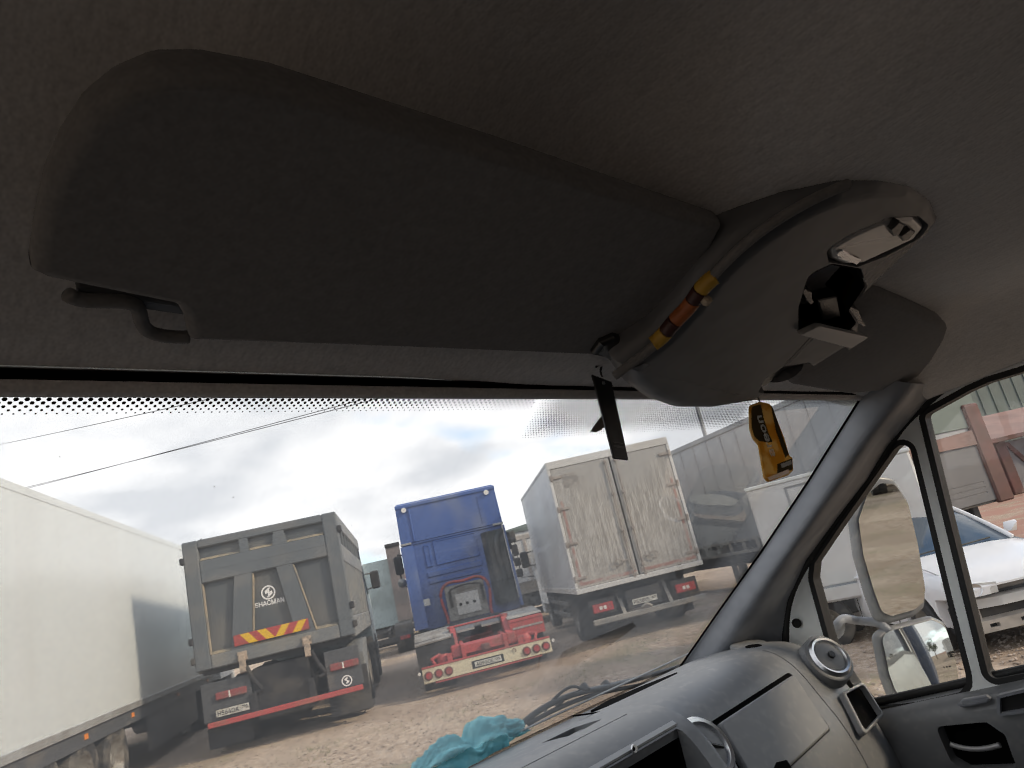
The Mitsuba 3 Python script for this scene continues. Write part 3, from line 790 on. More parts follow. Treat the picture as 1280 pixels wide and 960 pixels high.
van.put('scuttle_strip', tube([ws(x, .604, .004) for x in (-.80, 0, .80)], .0016, 8), 'alu', True)

# outside mirrors on the passenger side
UN, LN_ = np.array([-.515, -.856, -.03]), np.array([-.60, -.79, .12])
UN, LN_ = UN / np.linalg.norm(UN), LN_ / np.linalg.norm(LN_)
uo = np.array([(1.1234,0.5697,1.8413),(1.1577,0.5486,1.8567),(1.1858,0.5320,1.8469),(1.1992,0.5254,1.8036),(1.1924,0.5323,1.7231),(1.1786,0.5436,1.6387),(1.1684,0.5506,1.6147),(1.1449,0.5651,1.6056),(1.0966,0.5940,1.6065),(1.0808,0.6032,1.6185),(1.0782,0.6033,1.6607),(1.0789,0.6004,1.7293),(1.0905,0.5911,1.7968)])
lo = np.array([(1.0658,0.6134,1.5742),(1.0817,0.6023,1.5816),(1.1578,0.5444,1.5804),(1.1733,0.5303,1.5648),(1.1660,0.5291,1.5207),(1.1502,0.5332,1.4686),(1.1323,0.5451,1.4579),(1.0626,0.5992,1.4651),(1.0464,0.6129,1.4745),(1.0497,0.6160,1.5115)])


def mirror(o, N_, R_):
    fo = o.mean(0) + (o - o.mean(0)) * 1.13
    a = van.put('door_mirror', pillow(fo - N_ * .002, .024, .011, N_, n=160, corner=.016), 'plastic_dash', 50)
    c0 = o.mean(0)
    ux = np.cross(N_, [0, 0, 1.])
    ux /= np.linalg.norm(ux)
    uy = np.cross(ux, N_)
    pl = Polygon(np.c_[(o - c0) @ ux, (o - c0) @ uy]).buffer(-.018).buffer(.018, quad_segs=8)
    tv, tf = trimesh.creation.triangulate_polygon(pl.segmentize(.008), engine='earcut')
    m = trimesh.Trimesh(np.c_[tv, tv[:, 0] * 0], tf, process=False)
    m = m.subdivide_to_size(.012)
    v = np.array(m.vertices)
    r2 = v[:, 0] ** 2 + v[:, 1] ** 2
    h = .003 + (0 if R_ is None else 1) * (.006 - r2 / (2 * (R_ or 1)))
    v3 = c0 + v[:, :1] * ux + v[:, 1:2] * uy + N_ * h[:, None]
    van.put('mirror_glass', (v3, m.faces if np.cross(ux, uy) @ N_ > 0 else m.faces[:, ::-1]), 'mirror_glass', True, of=a)
    return a


a_ = mirror(uo, UN, None)
b_ = mirror(lo, LN_, .55)
van.put('maker_marks', cat(*[disc(p, LN_, .0016, .0005, 6) for p in [(1.1312,0.5425,1.4975),(1.1364,0.5384,1.4967),(1.1416,0.5344,1.4958)]]), 'print_black', of=b_)
van.put('mirror_arm', cat(tube(spline(np.vstack([[(1.0000,0.6748,1.6026),(1.0000,0.6560,1.6201)][0:2], [(1.0900,0.6522,1.6055),(1.0900,0.6160,1.5951),(1.0900,0.6042,1.5755)]]), 24), .0085, 10), tube(spline([(1.1200,0.6051,1.6424),(1.1200,0.6158,1.5888),(1.1200,0.6186,1.5580)], 10), .007, 8)), 'plastic_pillar', True)
# ---------------------------------------------------------------- lorries: shared pieces, each mesh made once
# local frame of every vehicle: x to its right, y forward from its rear end, z up


def tyre_prof(r, w):
    return [(r * .60, -w / 2 * .9), (r * .80, -w / 2), (r * .95, -w / 2 * .97), (r, -w / 2 * .78), (r, -w * .05), (r * .985, -w * .04), (r * .985, w * .04), (r, w * .05), (r, w / 2 * .78), (r * .95, w / 2 * .97), (r * .80, w / 2), (r * .60, w / 2 * .9), (r * .60, -w / 2 * .9)]


WH = {}


def wheel(t, x, y, r=.5, w=.30, out=1, rim='rim', z0=0., of=None):
    """tyre and rim as sub-parts; out = the side the rim shows on"""
    if (r, w) not in WH:
        ty = mikit.ply(lathe(tyre_prof(r, w), 36), None, 35)
        f = w / 2
        rp = [(0, f * .55), (r * .16, f * .62), (r * .20, f * .45), (r * .26, f * .10), (r * .40, -f * .05), (r * .47, f * .25), (r * .56, f * .80), (r * .615, f * .92), (r * .615, -f * .9), (0, -f * .9), (0, f * .55)]
        rm = [lathe(rp, 30)]
        rm[0].vertices[:, 0] *= 1
        nuts = [cbox(f * .05, f * .28, r * .31 * math.cos(a) - .016, r * .31 * math.cos(a) + .016, r * .31 * math.sin(a) - .016, r * .31 * math.sin(a) + .016, .004) for a in np.arange(10) * 2 * PI / 10]
        m = cat(rm[0], *nuts)
        WH[(r, w)] = ty, mikit.ply(m, None, 35)
    ty, rm = WH[(r, w)]
    k = (of or t.key) + '__wheel'
    n, i = k, 0
    while n + '__tyre' in scene:
        i += 1
        n = f'{k}_{i:03d}'
    M = (t.M or T()) @ T().translate([x, y, r + z0]) @ T().scale([out, 1, 1])
    for nm, d, mt in (('tyre', ty, 'tyre'), ('rim', rm, rim)):
        scene[f'{n}__{nm}'] = {**d, 'bsdf': {'type': 'ref', 'id': 'mat_' + mt}, 'to_world': M}


def plate(t, s, reg, cx, y, z, w=.52, h=.112):
    k = t.put('number_plate', cbox(cx - w / 2, cx + w / 2, y - .008, y, z, z + h, .003), 'plate_white')
    t.put('plate_lettering', cat(text(s, h * .56, cx - w * .13, y - .0085, z + h * .2, True, .002, w * .64), text(reg, h * .40, cx + w * .37, y - .0085, z + h * .38, True, .002, w * .17), cbox(cx + w * .245, cx + w * .253, y - .0102, y - .008, z + .008, z + h - .008, .0005)), 'print_black', of=k)
    fr = [cbox(cx - w / 2, cx + w / 2, y - .0105, y - .008, z + a, z + a + .005, .0005) for a in (0, h - .005)]
    t.put('plate_border', cat(*fr), 'print_black', of=k)


def lorry_cab(t, y0, w=2.45, ln=2.0, z0=.75, z1=3.0, paint='white_paint', roof=None, glass='dark_glass', side_mirrors=True):
    """a forward-control cab: y0 its back wall, nose at y0 + ln"""
    h, f = w / 2, y0 + ln
    zb = z0 + (z1 - z0) * .48
    sec = [(-h, y0, z0), (-h, f - .04, z0), (-h, f, z0 + .3), (-h, f - .02, zb), (-h + .06, f - .26, z1 - .15), (-h + .10, f - .45, z1), (-h + .10, y0, z1)]
    body = hull([(x * s, y, z) for s in (-1, 1) for x, y, z in sec])
    k = t.put('cab', body, paint)
    t.put('windscreen', hull([(s * (h - a), f - .012 + b, z) for s in (-1, 1) for a, b, z in ((.06, -.01, zb + .05), (.06, -.0, zb + .05), (.14, -.215, z1 - .22), (.14, -.205, z1 - .22))]), glass, of=k)
    for s in (-1, 1):
        t.put('side_window', hull([(s * (h + .004 - a), y, z) for a, y, z in ((0, f - .95, zb + .08), (.0, f - .18, zb + .08), (.05, f - .95, z1 - .28), (.05, f - .36, z1 - .28))] + [(s * (h - .05), y, z) for y, z in ((f - .95, zb + .08), (f - .2, zb + .08), (f - .95, z1 - .3), (f - .4, z1 - .3))]), glass, of=k)
        if side_mirrors:
            m = t.put('mirror_housing', cbox(s * (h + .10), s * (h + .34), f - .16, f - .04, zb + .18, zb + .66, .04), 'chassis', of=k)
            t.put('mirror_stay', cat(tube([(s * (h - .02), f - .2, zb + .62), (s * (h + .22), f - .1, zb + .60)], .018, 8), tube([(s * (h - .02), f - .2, zb + .2), (s * (h + .22), f - .1, zb + .24)], .018, 8)), 'chassis', of=k)
            t.put('headlamp', cbox(s * (h - .48), s * (h - .08), f - .02, f + .025, z0 + .06, z0 + .24, .02), 'headlight', of=k)
    t.put('bumper', cbox(-h, h, f - .30, f + .06, z0 - .32, z0 + .02, .05), paint if roof is None else 'chassis', of=k)
    t.put('grille', cbox(-h + .5, h - .5, f - .05, f + .012, z0 + .28, zb - .12, .02), 'chassis', of=k)
    if roof:
        t.put('roof_fairing', hull([(s * x, y, z) for s in (-1, 1) for x, y, z in ((h - .08, y0 + .02, z1), (h - .08, f - .5, z1), (h - .12, y0 + .02, roof), (h - .2, y0 + .75, roof - .02))]), paint, of=k)
    return k


def chassis(t, y0, y1, z0=.72, z1=.98, m='chassis'):
    t.put('frame', cat(*[cbox(s * .36, s * .46, y0, y1, z0, z1, .01) for s in (-1, 1)], *[cbox(-.36, .36, y, y + .12, z0 + .04, z1 - .04, .01) for y in np.arange(y0 + .1, y1, 1.2)]), m)


def axle(t, y, r=.5, w=.28, half=1.22, dual=True, z0=0.):
    for s in (-1, 1):
        wheel(t, s * (half - w / 2), y, r, w, s, z0=z0)
        if dual:
            wheel(t, s * (half - w * 1.6), y, r, w, s, z0=z0)
    t.put('axle', tube([(-half + .2, y, r + z0), (half - .2, y, r + z0)], .075, 10), 'chassis', True)


# ---------------------------------------------------------------- white refrigerated semi-trailer, left
th = math.radians(32.0)
Fd, Rd = np.array([math.sin(th), math.cos(th), 0]), np.array([math.cos(th), -math.sin(th), 0])
o = EYE + Rd * (-3.53 - 1.3) + Fd * 6.9
t = Thing('semi_trailer', 'long white box semi-trailer on the left, beside the grey tipper', 'trailer', place(o[0], o[1], 32.0, .10))
t.put('body', cbox(-1.295, 1.295, 0, 13.9, 1.12, 4.05, .02), 'reefer_white')
for s in (-1, 1):
    t.put('top_rail', cbox(s * 1.28, s * 1.302, .01, 13.89, 3.94, 4.045, .004), 'reefer_white')
    t.put('bottom_rail', cbox(s * 1.27, s * 1.306, .01, 13.89, 1.10, 1.20, .006), 'alu')
    t.put('chassis_rail', cbox(s * 1.20, s * 1.26, .2, 13.0, .90, 1.10, .006), 'skirt_grey')
    for y in np.arange(1.25, 13.5, 1.25):
        t.put('panel_joint', cbox(s * 1.29, s * 1.2985, y - .012, y + .012, 1.205, 3.935, .001), 'reefer_white')
    for y in (4.3, 6.4, 9.5, 12.5):
        t.put('marker_lamp', cbox(s * 1.25, s * 1.275, y - .06, y + .06, .98, 1.05, .006), 'orange')
    for y in (7.45, 8.75, 10.05):
        t.put('side_skirt', cbox(s * 1.17, s * 1.21, y, y + 1.285, .32, .92, .012), 'skirt_grey')
    t.put('mudguard', cat(*[tube([(s * .97, yc + .60 * math.cos(a), .55 + .60 * math.sin(a)) for a in np.linspace(.25, PI - .25, 12)], .03, 6) for yc in (3.0, 4.31, 5.62)]), 'chassis')
    t.put('landing_leg', cat(cbox(s * .85, s * 1.0, 11.4, 11.55, .1, 1.1, .02), cbox(s * .78, s * 1.07, 11.3, 11.65, -.02, .05, .02)), 'steel')
for yc in (3.0, 4.31, 5.62):
    axle(t, yc, .53, .38, 1.24, dual=False)
t.put('rear_door', cbox(-1.25, 1.25, -.03, .005, 1.2, 3.95, .01), 'white_paint')
t.put('chassis_frame', cat(*[cbox(s * .45, s * .58, .3, 12.5, .85, 1.1, .01) for s in (-1, 1)]), 'chassis')
t = Thing('tractor_unit', 'tractor coupled under the far end of the white semi-trailer, only its wheels showing', 'truck', place(*(o + Fd * 10.9)[:2], 32.0, .10))
chassis(t, 0, 4.6)
axle(t, 1.3, .52, .3, 1.24)
for s in (-1, 1):
    wheel(t, s * 1.05, 4.9, .52, .32, s)
lorry_cab(t, 3.6, 2.45, 2.2, .9, 3.3, 'white_paint')

# ---------------------------------------------------------------- grey tipper lorry
t = Thing('tipper_truck', 'dusty dark grey tipper lorry with a chevron board on its ribbed tailgate', 'truck', place(5.342, 11.759, 35.57))
k = t.put('tailgate', cbox(-1.20, 1.20, .09, .13, 1.50, 3.50, .005), 'dump_panel', label='grey tailgate with recessed panels')
for s in (-1, 1):
    t.put('gate_post', cbox(s * 1.01, s * 1.255, -.0, .12, 1.50, 3.555, .02), 'dump_grey', of=k)
for z0, z1, m in ((3.42, 3.555, 'dump_grey'), (2.84, 3.21, 'dump_grey'), (1.50, 1.715, 'dump_light')):
    t.put('gate_beam', cbox(-1.012, 1.012, .004, .12, z0, z1, .018), m, of=k)
t.put('gate_beam', hull([(x, y, z) for x in (-1.0, 1.0) for y, z in ((.02, 3.07), (.0, 3.05), (.0, 3.03), (.02, 3.01))]), 'dump_grey', of=k)
for a in ([(-.22, 3.20), (-.36, 3.20), (-.36, 3.43), (-.22, 3.43)], [(.16, 3.20), (.40, 3.20), (.37, 3.43), (.20, 3.43)]):
    t.put('gate_rib', prism(a, .008, .10, 'y'), 'dump_grey', of=k)
for a in ([(-.50, 2.85), (-.22, 2.85), (-.36, 1.71), (-.68, 1.71)], [(.17, 2.85), (.43, 2.85), (.64, 1.71), (.34, 1.71)]):
    t.put('gate_rib', prism(a, .012, .10, 'y'), 'dump_grey', of=k)
for x0, x1, z in ((-1.0, -.37, 3.21), (-.21, .16, 3.21), (.40, 1.0, 3.21), (-1.0, -.66, 1.715), (-.36, .34, 1.715), (.62, 1.0, 1.715)):
    t.put('sand_ledge', hull([(x, y, zz) for x in (x0, x1) for y, zz in ((.012, z), (.092, z), (.092, z + .045), (.03, z + .006))]), 'dust', of=k, label='line of sand lying on the tailgate ledge')
for a in ([(-.36, 2.84), (-.20, 2.84), (-.345, 1.72), (-.375, 1.72)],):
    pass
for xa, xb in ((-1.012, -1.012), (-.215, -.352), (.437, .648)):
    t.put('bright_edge', hull([(xa, .006, 2.83), (xa + .018, .006, 2.83), (xb, .006, 1.72), (xb + .018, .006, 1.72), (xa, .09, 2.83), (xa + .018, .09, 2.83), (xb, .09, 1.72), (xb + .018, .09, 1.72)]), 'dust', of=k)
# chevron board
b = t.put('chevron_board', cbox(-.63, .55, -.012, .004, 1.755, 1.925, .003), 'red_paint', of=k, label='red and yellow chevron board')
n_ch = 0
for s, x0, xe in ((1, -.63, -.06), (-1, .55, .02)):
    for i in range(2):
        a = x0 + s * (.10 + i * .27)
        P = [(a, 1.922), (a + s * .14, 1.922), (a + s * .27, 1.758), (a + s * .13, 1.758)]
        if s < 0:
            a = x0 - (.02 + i * .27)
            P = [(a - .0, 1.922), (a - .13, 1.922), (a - .25, 1.758), (a - .12, 1.758)]
        t.put('chevron_stripe', prism(P if Polygon(P).exterior.is_ccw else P[::-1], -.0145, -.0115, 'y'), 'yellow', of=k)
# emblem and name
t.put('maker_emblem', cat(prism(Polygon([(-.02 + .115 * math.cos(a), 2.475 + .115 * math.sin(a)) for a in np.linspace(0, 2 * PI, 36)[:-1]]).difference(Polygon([(-.02 + .092 * math.cos(a), 2.475 + .092 * math.sin(a)) for a in np.linspace(0, 2 * PI, 36)[:-1]])), .082, .09, 'y'),
                         prism([(-.01, 2.555), (-.075, 2.50), (-.07, 2.455), (-.02, 2.475), (-.025, 2.43), (-.055, 2.405), (-.03, 2.395), (.0, 2.43), (-.0, 2.51), (-.04, 2.49)], .082, .09, 'y'),
                         prism([(-.03 - x, 4.95 - z) for x, z in [(-.01, 2.555), (-.075, 2.50), (-.07, 2.455), (-.02, 2.475), (-.025, 2.43), (-.055, 2.405), (-.03, 2.395), (.0, 2.43), (-.0, 2.51), (-.04, 2.49)]], .082, .09, 'y')), 'print_white', of=k)
t.put('maker_name', text('SHACMAN', .075, -.02, .09, 2.275, True, .008, .47), 'print_white', of=k)
for x in (-.53, .48):
    L = t.put('gate_latch', cat(cbox(x - .075, x + .075, -.02, .0, 1.52, 1.66, .006), hull([(x + a, y, z) for a in (-.045, .045) for y, z in ((-.10, 1.60), (-.02, 1.62), (-.11, 1.35), (-.02, 1.33))])), 'tan_paint', of=k)
    sgn = 1
    t.put('latch_arm', cat(tube([(x + .05, -.06, 1.42), (x + .12, .0, 1.20), (x + .22, .05, 1.02)], .035, 8), tube([(x + .22, .05, 1.02), (x + .10, .05, .99)], .03, 8)), 'chassis', of=k)
for s in (-1, 1):
    for z in (1.62, 1.92, 3.2):
        t.put('gate_hinge', cbox(s * 1.24, s * 1.31, -.02, .10, z, z + .11, .015), 'chassis', of=k)
# tub
for s in (-1, 1):
    b = t.put('tub_side', cbox(s * 1.17, s * 1.20, .10, 6.2, 1.50, 3.50, .005), 'dump_panel')
    t.put('top_rail', cbox(s * 1.17, s * 1.26, .14, 6.2, 3.28, 3.54, .02), 'dump_light', of=b)
    t.put('bottom_rail', cbox(s * 1.17, s * 1.26, .14, 6.2, 1.46, 1.80, .02), 'dump_light', of=b)
    t.put('mid_rail', cbox(s * 1.19, s * 1.255, .14, 6.2, 2.72, 3.02, .01), 'dump_light', of=b)
    for i, y in enumerate(np.linspace(.20, 6.1, 17)):
        t.put('side_rib', cbox(s * 1.19, s * 1.252, y - .055, y + .055, 1.80, 2.72, .012), 'dump_light', of=b)
        if i % 2 == 0:
            t.put('rail_lug', cbox(s * 1.19, s * 1.25, y - .05, y + .05, 3.02, 3.28, .012), 'dump_grey', of=b)
t.put('tub_floor', cbox(-1.18, 1.18, .12, 6.2, 1.42, 1.52, .01), 'chassis')
t.put('headboard', cbox(-1.20, 1.20, 6.15, 6.25, 1.5, 3.62, .02), 'dump_grey')
# running gear
chassis(t, .1, 8.2, .82, 1.12)
for y in (1.35, 2.75, 5.6, 7.4):
    axle(t, y, .53, .30, 1.25, dual=y < 4, z0=.17)
t.put('underrun_bar', cbox(-1.15, 1.24, -.09, -.02, .645, .725, .01), 'red_bar', label='red under-run bar')
for x in (-.45, .45):
    t.put('bar_bracket', cbox(x - .05, x + .05, -.02, .25, .64, 1.0, .01), 'chassis')
for a in (cbox(-1.22, -.46, .02, .05, .72, 1.30, .01), cbox(.70, 1.26, .02, .05, .72, 1.34, .01)):
    t.put('lamp_board', a, 'skirt_grey')
for x0, x1 in ((-1.0, -.53), (.77, 1.23)):
    L = t.put('tail_lamp', cbox(x0, x1, -.03, .02, 1.025, 1.135, .012), 'lamp_dusty')
    t.put('reversing_lens', cbox(x0 + .20, x0 + .225, -.034, -.028, 1.03, 1.13, .002), 'lamp_clear', of=L)
for x in (-.9, 1.0):
    t.put('mud_flap', cbox(x - .35, x + .33, .30, .325, .30, 1.0, .008), 'chassis')
t.put('flap_emblem', prism(Polygon([(1.0 + .085 * math.cos(a), .83 + .085 * math.sin(a)) for a in np.linspace(0, 2 * PI, 30)[:-1]]).difference(Polygon([(1.0 + .066 * math.cos(a), .83 + .066 * math.sin(a)) for a in np.linspace(0, 2 * PI, 30)[:-1]])).union(Polygon([(1.0, .88), (.955, .85), (1.0, .82), (.975, .79), (1.01, .785), (1.045, .815), (1.0, .845), (1.02, .87)])), .012, .019, 'y'), 'print_white')
t.put('battery_box', cbox(-.44, .44, .12, .8, .55, 1.35, .02), 'chassis')
t.put('fuel_tank', cbox(-.42, .2, .9, 4.9, .35, .8, .05), 'chassis')
t.put('side_fender', hull([(1.02, y, z) for y, z in ((.34, .4), (.36, 1.2), (.9, 1.36), (2.1, 1.36))] + [(1.30, y, z) for y, z in ((.34, .4), (.36, 1.2), (.9, 1.36), (2.1, 1.36))]), 'dump_light')
plate(t, 'H564OA', '790', -.77, -.02, .775, .50, .115)
lorry_cab(t, 6.5, 2.45, 2.1, 1.05, 3.35, 'teal_white')

# ---------------------------------------------------------------- blue tractor unit
t = Thing('tractor_unit', 'blue tractor unit without trailer, red frame and cream rear bumper', 'truck', place(8.854, 10.809, 37.64))
k = t.put('bumper', hull([(x, y, z) for x in (-1.205, 1.205) for y, z in ((.0, .60), (.05, .60), (.0, .34), (.05, .32))]), 'cream', label='chipped cream rear bumper')
t.put('bumper_flange', cbox(-1.21, 1.21, -.012, .08, .585, .612, .004), 'red_paint', of=k)
t.put('bumper_flange', cbox(-1.0, 1.0, .0, .06, .30, .325, .004), 'red_paint', of=k)
for x in (-1.10, -.915, -.73, .735, .92, 1.105):
    L = t.put('tail_lamp', disc((x, -.001, .455), (0, -1, 0), .078, .02, 20), 'rust_red', 40, of=k)
    t.put('lamp_lens', disc((x, -.02, .455), (0, -1, 0), .056, .018, 20), 'lamp_red', 40, of=k)
plate(t, 'A091CE', '01', 0, -.012, .40, .50, .10)
t.put('plate_holder', cat(cbox(-.295, -.25, -.010, .0, .385, .515, .003), cbox(.25, .295, -.010, .0, .385, .515, .003), cbox(-.295, .295, -.006, .002, .385, .515, .003)), 'black_plastic', of=k)
t.put('bumper_hook', tube([(.48, -.01, .53), (.50, -.03, .56), (.54, -.03, .54), (.53, -.02, .49)], .008, 8), 'rust_red', True, of=k)
for s in (-1, 1):
    t.put('side_marker', disc((s * 1.26, .02, .52), (0, -1, 0), .03, .02, 12), 'lamp_clear', 40, of=k)
    t.put('marker_stalk', tube([(s * 1.2, .03, .5), (s * 1.26, .03, .52)], .01, 6), 'black_plastic', of=k)
fr = t.put('frame', cat(*[cbox(s * .36, s * .44, .12, 6.0, .58, .84, .01) for s in (-1, 1)], cbox(-.36, .36, 1.9, 2.05, .6, .82, .01)), 'red_paint', label='red chassis frame')
t.put('cross_beam', hull([(x, y, z) for x in (-.38, .42) for y, z in ((.14, .66), (.14, .80), (.30, .84), (.34, .60))]), 'red_paint', of=fr)
t.put('tow_coupling', cat(cbox(-.06, .10, .06, .16, .64, .76, .02), disc((.02, .08, .70), (0, -1, 0), .045, .05, 16)), 'rust_red', 40, of=fr)
for s in (-1, 1):
    t.put('suspension_arm', cat(hull([(s * x, y, z) for x in (.46, .56) for y, z in ((.35, .80), (.75, 1.12), (.85, 1.06), (.5, .62))]), cbox(s * .44, s * .62, .20, .42, .62, .84, .02), cbox(s * .48, s * .58, .78, .95, 1.0, 1.16, .02)), 'red_paint', of=fr)
    t.put('air_bellow', lathe([(0, -.12), (.12, -.12), (.14, -.08), (.12, -.03), (.14, .03), (.12, .08), (.10, .12), (0, .12)], 18, 'z').apply_translation((s * .78, .28, .62)), 'red_paint', 40, of=fr)
    t.put('bump_bracket', cat(tube([(s * .95, .12, .60), (s * 1.0, .2, .70), (s * .85, .25, .74), (s * .70, .2, .66)], .035, 8), cbox(s * .62, s * .72, .1, .16, .6, .74, .01)), 'red_paint', of=fr)
fw = t.put('fifth_wheel', cut(cat(hull([(x, y, z) for x in (-.44, .44) for y, z in ((1.0, 1.0), (1.9, 1.06), (1.9, 1.12), (1.0, 1.04))])), cbox(-.07, .07, .9, 1.45, .9, 1.3, .001)), 'steel')
t.put('coupling_stand', cat(cbox(-.40, -.30, 1.2, 1.7, .82, 1.02, .01), cbox(.30, .40, 1.2, 1.7, .82, 1.02, .01)), 'chassis', of=fw)
t.put('catwalk', cat(cbox(-.62, .62, 2.5, 3.3, 1.06, 1.10, .01), *[cbox(-.62, .62, y, y + .03, 1.10, 1.115, .004) for y in np.arange(2.55, 3.3, .1)]), 'chassis')
t.put('cross_bar', tube([(-.60, 1.0, 1.13), (.62, 1.0, 1.13)], .022, 8), 'red_paint', True, of=fr)
axle(t, 1.45, .52, .30, 1.24, z0=.03)
for s in (-1, 1):
    wheel(t, s * 1.06, 5.3, .52, .32, s, z0=.03)
L = t.put('mudguard', hull([(-1.26, y, z) for y, z in ((.42, .45), (.40, .93), (.62, 1.02), (2.2, 1.10), (2.4, .7), (.46, .45))] + [(-.52, y, z) for y, z in ((.42, .50), (.40, .96), (.62, 1.04), (2.2, 1.12), (2.4, .7), (.46, .5))]), 'chassis', label='black left mudguard with a grey cover')
t.put('mudguard_cover', hull([(-1.265, y, z) for y, z in ((.40, .955), (.39, .985), (1.6, 1.10), (1.6, 1.13))] + [(-.56, y, z) for y, z in ((.40, .985), (.39, 1.012), (1.6, 1.12), (1.6, 1.15))]), 'grey_cover', of=L)
L = t.put('mudguard', hull([(.56, y, z) for y, z in ((.42, .66), (.40, .98), (.60, 1.06), (2.2, 1.12), (2.4, .7))] + [(1.22, y, z) for y, z in ((.42, .68), (.40, .98), (.60, 1.06), (2.2, 1.12), (2.4, .7))]), 'red_paint', label='red right mudguard with a grey top and stripe')
t.put('mudguard_cover', hull([(.55, y, z) for y, z in ((.50, 1.04), (.56, 1.07), (1.7, 1.14), (1.7, 1.11))] + [(1.23, y, z) for y, z in ((.50, 1.04), (.56, 1.07), (1.7, 1.14), (1.7, 1.11))]), 'grey_cover', of=L)
t.put('mudguard_stripe', cbox(.60, 1.20, .396, .405, .84, .875, .002), 'grey_cover', of=L)
t.put('mudguard_edge', cbox(.57, 1.21, .385, .42, .975, 1.02, .006), 'red_paint', of=L)
c0 = 4.15
k = t.put('cab', hull([(s * x, y, z) for s in (-1, 1) for x, y, z in ((1.24, c0, 1.05), (1.25, c0, 3.10), (1.25, c0 + 2.0, 1.0), (1.22, c0 + 2.15, 1.9), (1.15, c0 + 1.75, 3.2), (1.2, c0 + 1.2, 3.3))]), 'blue_paint', label='blue sleeper cab with a raised roof')
t.put('roof_cap', hull([(s * x, y, z) for s in (-1, 1) for x, y, z in ((1.27, c0 - .05, 3.13), (1.25, c0 - .04, 3.98), (1.20, c0 + .02, 4.10), (1.27, c0 + 1.6, 3.2), (1.1, c0 + 1.0, 4.0), (1.0, c0 + 1.5, 3.7))]), 'blue_paint', of=k)
t.put('roof_lip', hull([(s * x, y, z) for s in (-1, 1) for x, y, z in ((1.255, c0 - .075, 3.99), (1.255, c0 - .075, 4.06), (1.20, c0 + .1, 4.12), (1.255, c0 + .1, 3.99))]), 'blue_paint', of=k)
for x in (-1.05, 1.03):
    t.put('work_lamp', disc((x, c0 - .075, 3.93), (0, -1, 0), .065, .04, 16), 'lamp_clear', 40, of=k)
t.put('roof_seam', cat(tube([(-.93, c0 - .055, 3.14), (-.93, c0 - .05, 3.92)], .030, 8), cbox(.78, .80, c0 - .062, c0 - .04, 3.2, 3.9, .004)), 'blue_paint', True, of=k)
t.put('cap_rail', cbox(-1.22, 1.22, c0 - .03, c0 + .02, 3.07, 3.13, .01), 'blue_paint', of=k)
for s in (-1, 1):
    t.put('cap_end', cbox(s * 1.02, s * 1.28, c0 - .08, c0 + .1, 3.085, 3.14, .01), 'alu', of=k)
pan = [(-.52, .56, 2.46, 3.06), (-.76, -.60, 2.46, 3.0), (-.78, .58, 2.22, 2.36), (-.78, .50, 2.06, 2.15)]
for x0, x1, z0, z1 in pan:
    t.put('pressed_panel', cut(cbox(x0, x1, c0 - .028, c0 + .01, z0, z1, .02), cbox(x0 + .035, x1 - .035, c0 - .05, c0 - .014, z0 + .03, z1 - .03, .01)) if z1 - z0 > .3 else cbox(x0, x1, c0 - .028, c0 + .01, z0, z1, .02), 'blue_paint', of=k)
t.put('side_deflector', hull([(x, y, z) for x in (-1.29, -.99) for y, z in ((c0 - .55, 1.12), (c0 + .1, 1.12), (c0 - .12, 3.06), (c0 + .1, 3.06))]), 'blue_paint', of=k)
t.put('side_deflector', hull([(x, y, z) for x in (1.24, 1.29) for y, z in ((c0 - .55, 1.12), (c0 + .1, 1.12), (c0 - .12, 3.06), (c0 + .1, 3.06))]), 'blue_paint', of=k)
t.put('exhaust_stack', cat(hull([(x, y, z) for x, y in ((.68, c0 - .02), (1.2, c0 - .02), (.80, c0 - .22), (1.2, c0 - .22)) for z in (1.25, 2.98)]), tube(spline([(1.0, c0 - .24, 1.7), (.98, c0 - .28, 2.3), (1.02, c0 - .26, 2.75), (1.12, c0 - .2, 2.9)], 16), .07, 10)), 'dark_grey', 40, label='dark grey exhaust and intake stack')
t.put('stack_pipe', tube([(1.23, c0 - .14, 3.08), (1.235, c0 - .45, 1.3)], .022, 8), 'alu', True)
hb = t.put('headboard_frame', tube(spline([(-.58, 3.55, .95), (-.56, 3.6, 1.5), (-.52, 3.6, 1.88), (-.42, 3.6, 1.97), (.0, 3.6, 1.975), (.42, 3.6, 1.97), (.52, 3.6, 1.88), (.56, 3.6, 1.5), (.58, 3.55, .95)], 60), .035, 10), 'red_paint', True, label='red hoop round the cream headboard')
t.put('headboard', cbox(-.47, .47, 3.60, 3.63, 1.12, 1.92, .02), 'grey_cover', of=hb)
t.put('access_panel', cbox(-.26, .30, 3.575, 3.60, 1.22, 1.70, .02), 'white_paint', of=hb)
for x in (-.16, .0, .17):
    t.put('panel_hole', disc((x, 3.574, 1.46), (0, -1, 0), .035, .003, 14), 'void_black', of=hb)
t.put('air_coils', cat(*[tube([(x + .03 * math.cos(a * 1.0), 3.52 + .03 * math.sin(a), 1.80 - a * .006) for a in np.linspace(0, 60, 90)], .010, 6) for x in (-.36, .40)], tube(spline([(-.36, 3.5, 1.82), (0, 3.45, 1.88), (.4, 3.5, 1.82)], 14), .02, 6)), 'chassis', of=hb)
t.put('sticker_plate', cbox(-1.20, -.84, c0 - .40, c0 - .385, 1.60, 1.76, .004), 'white_paint')
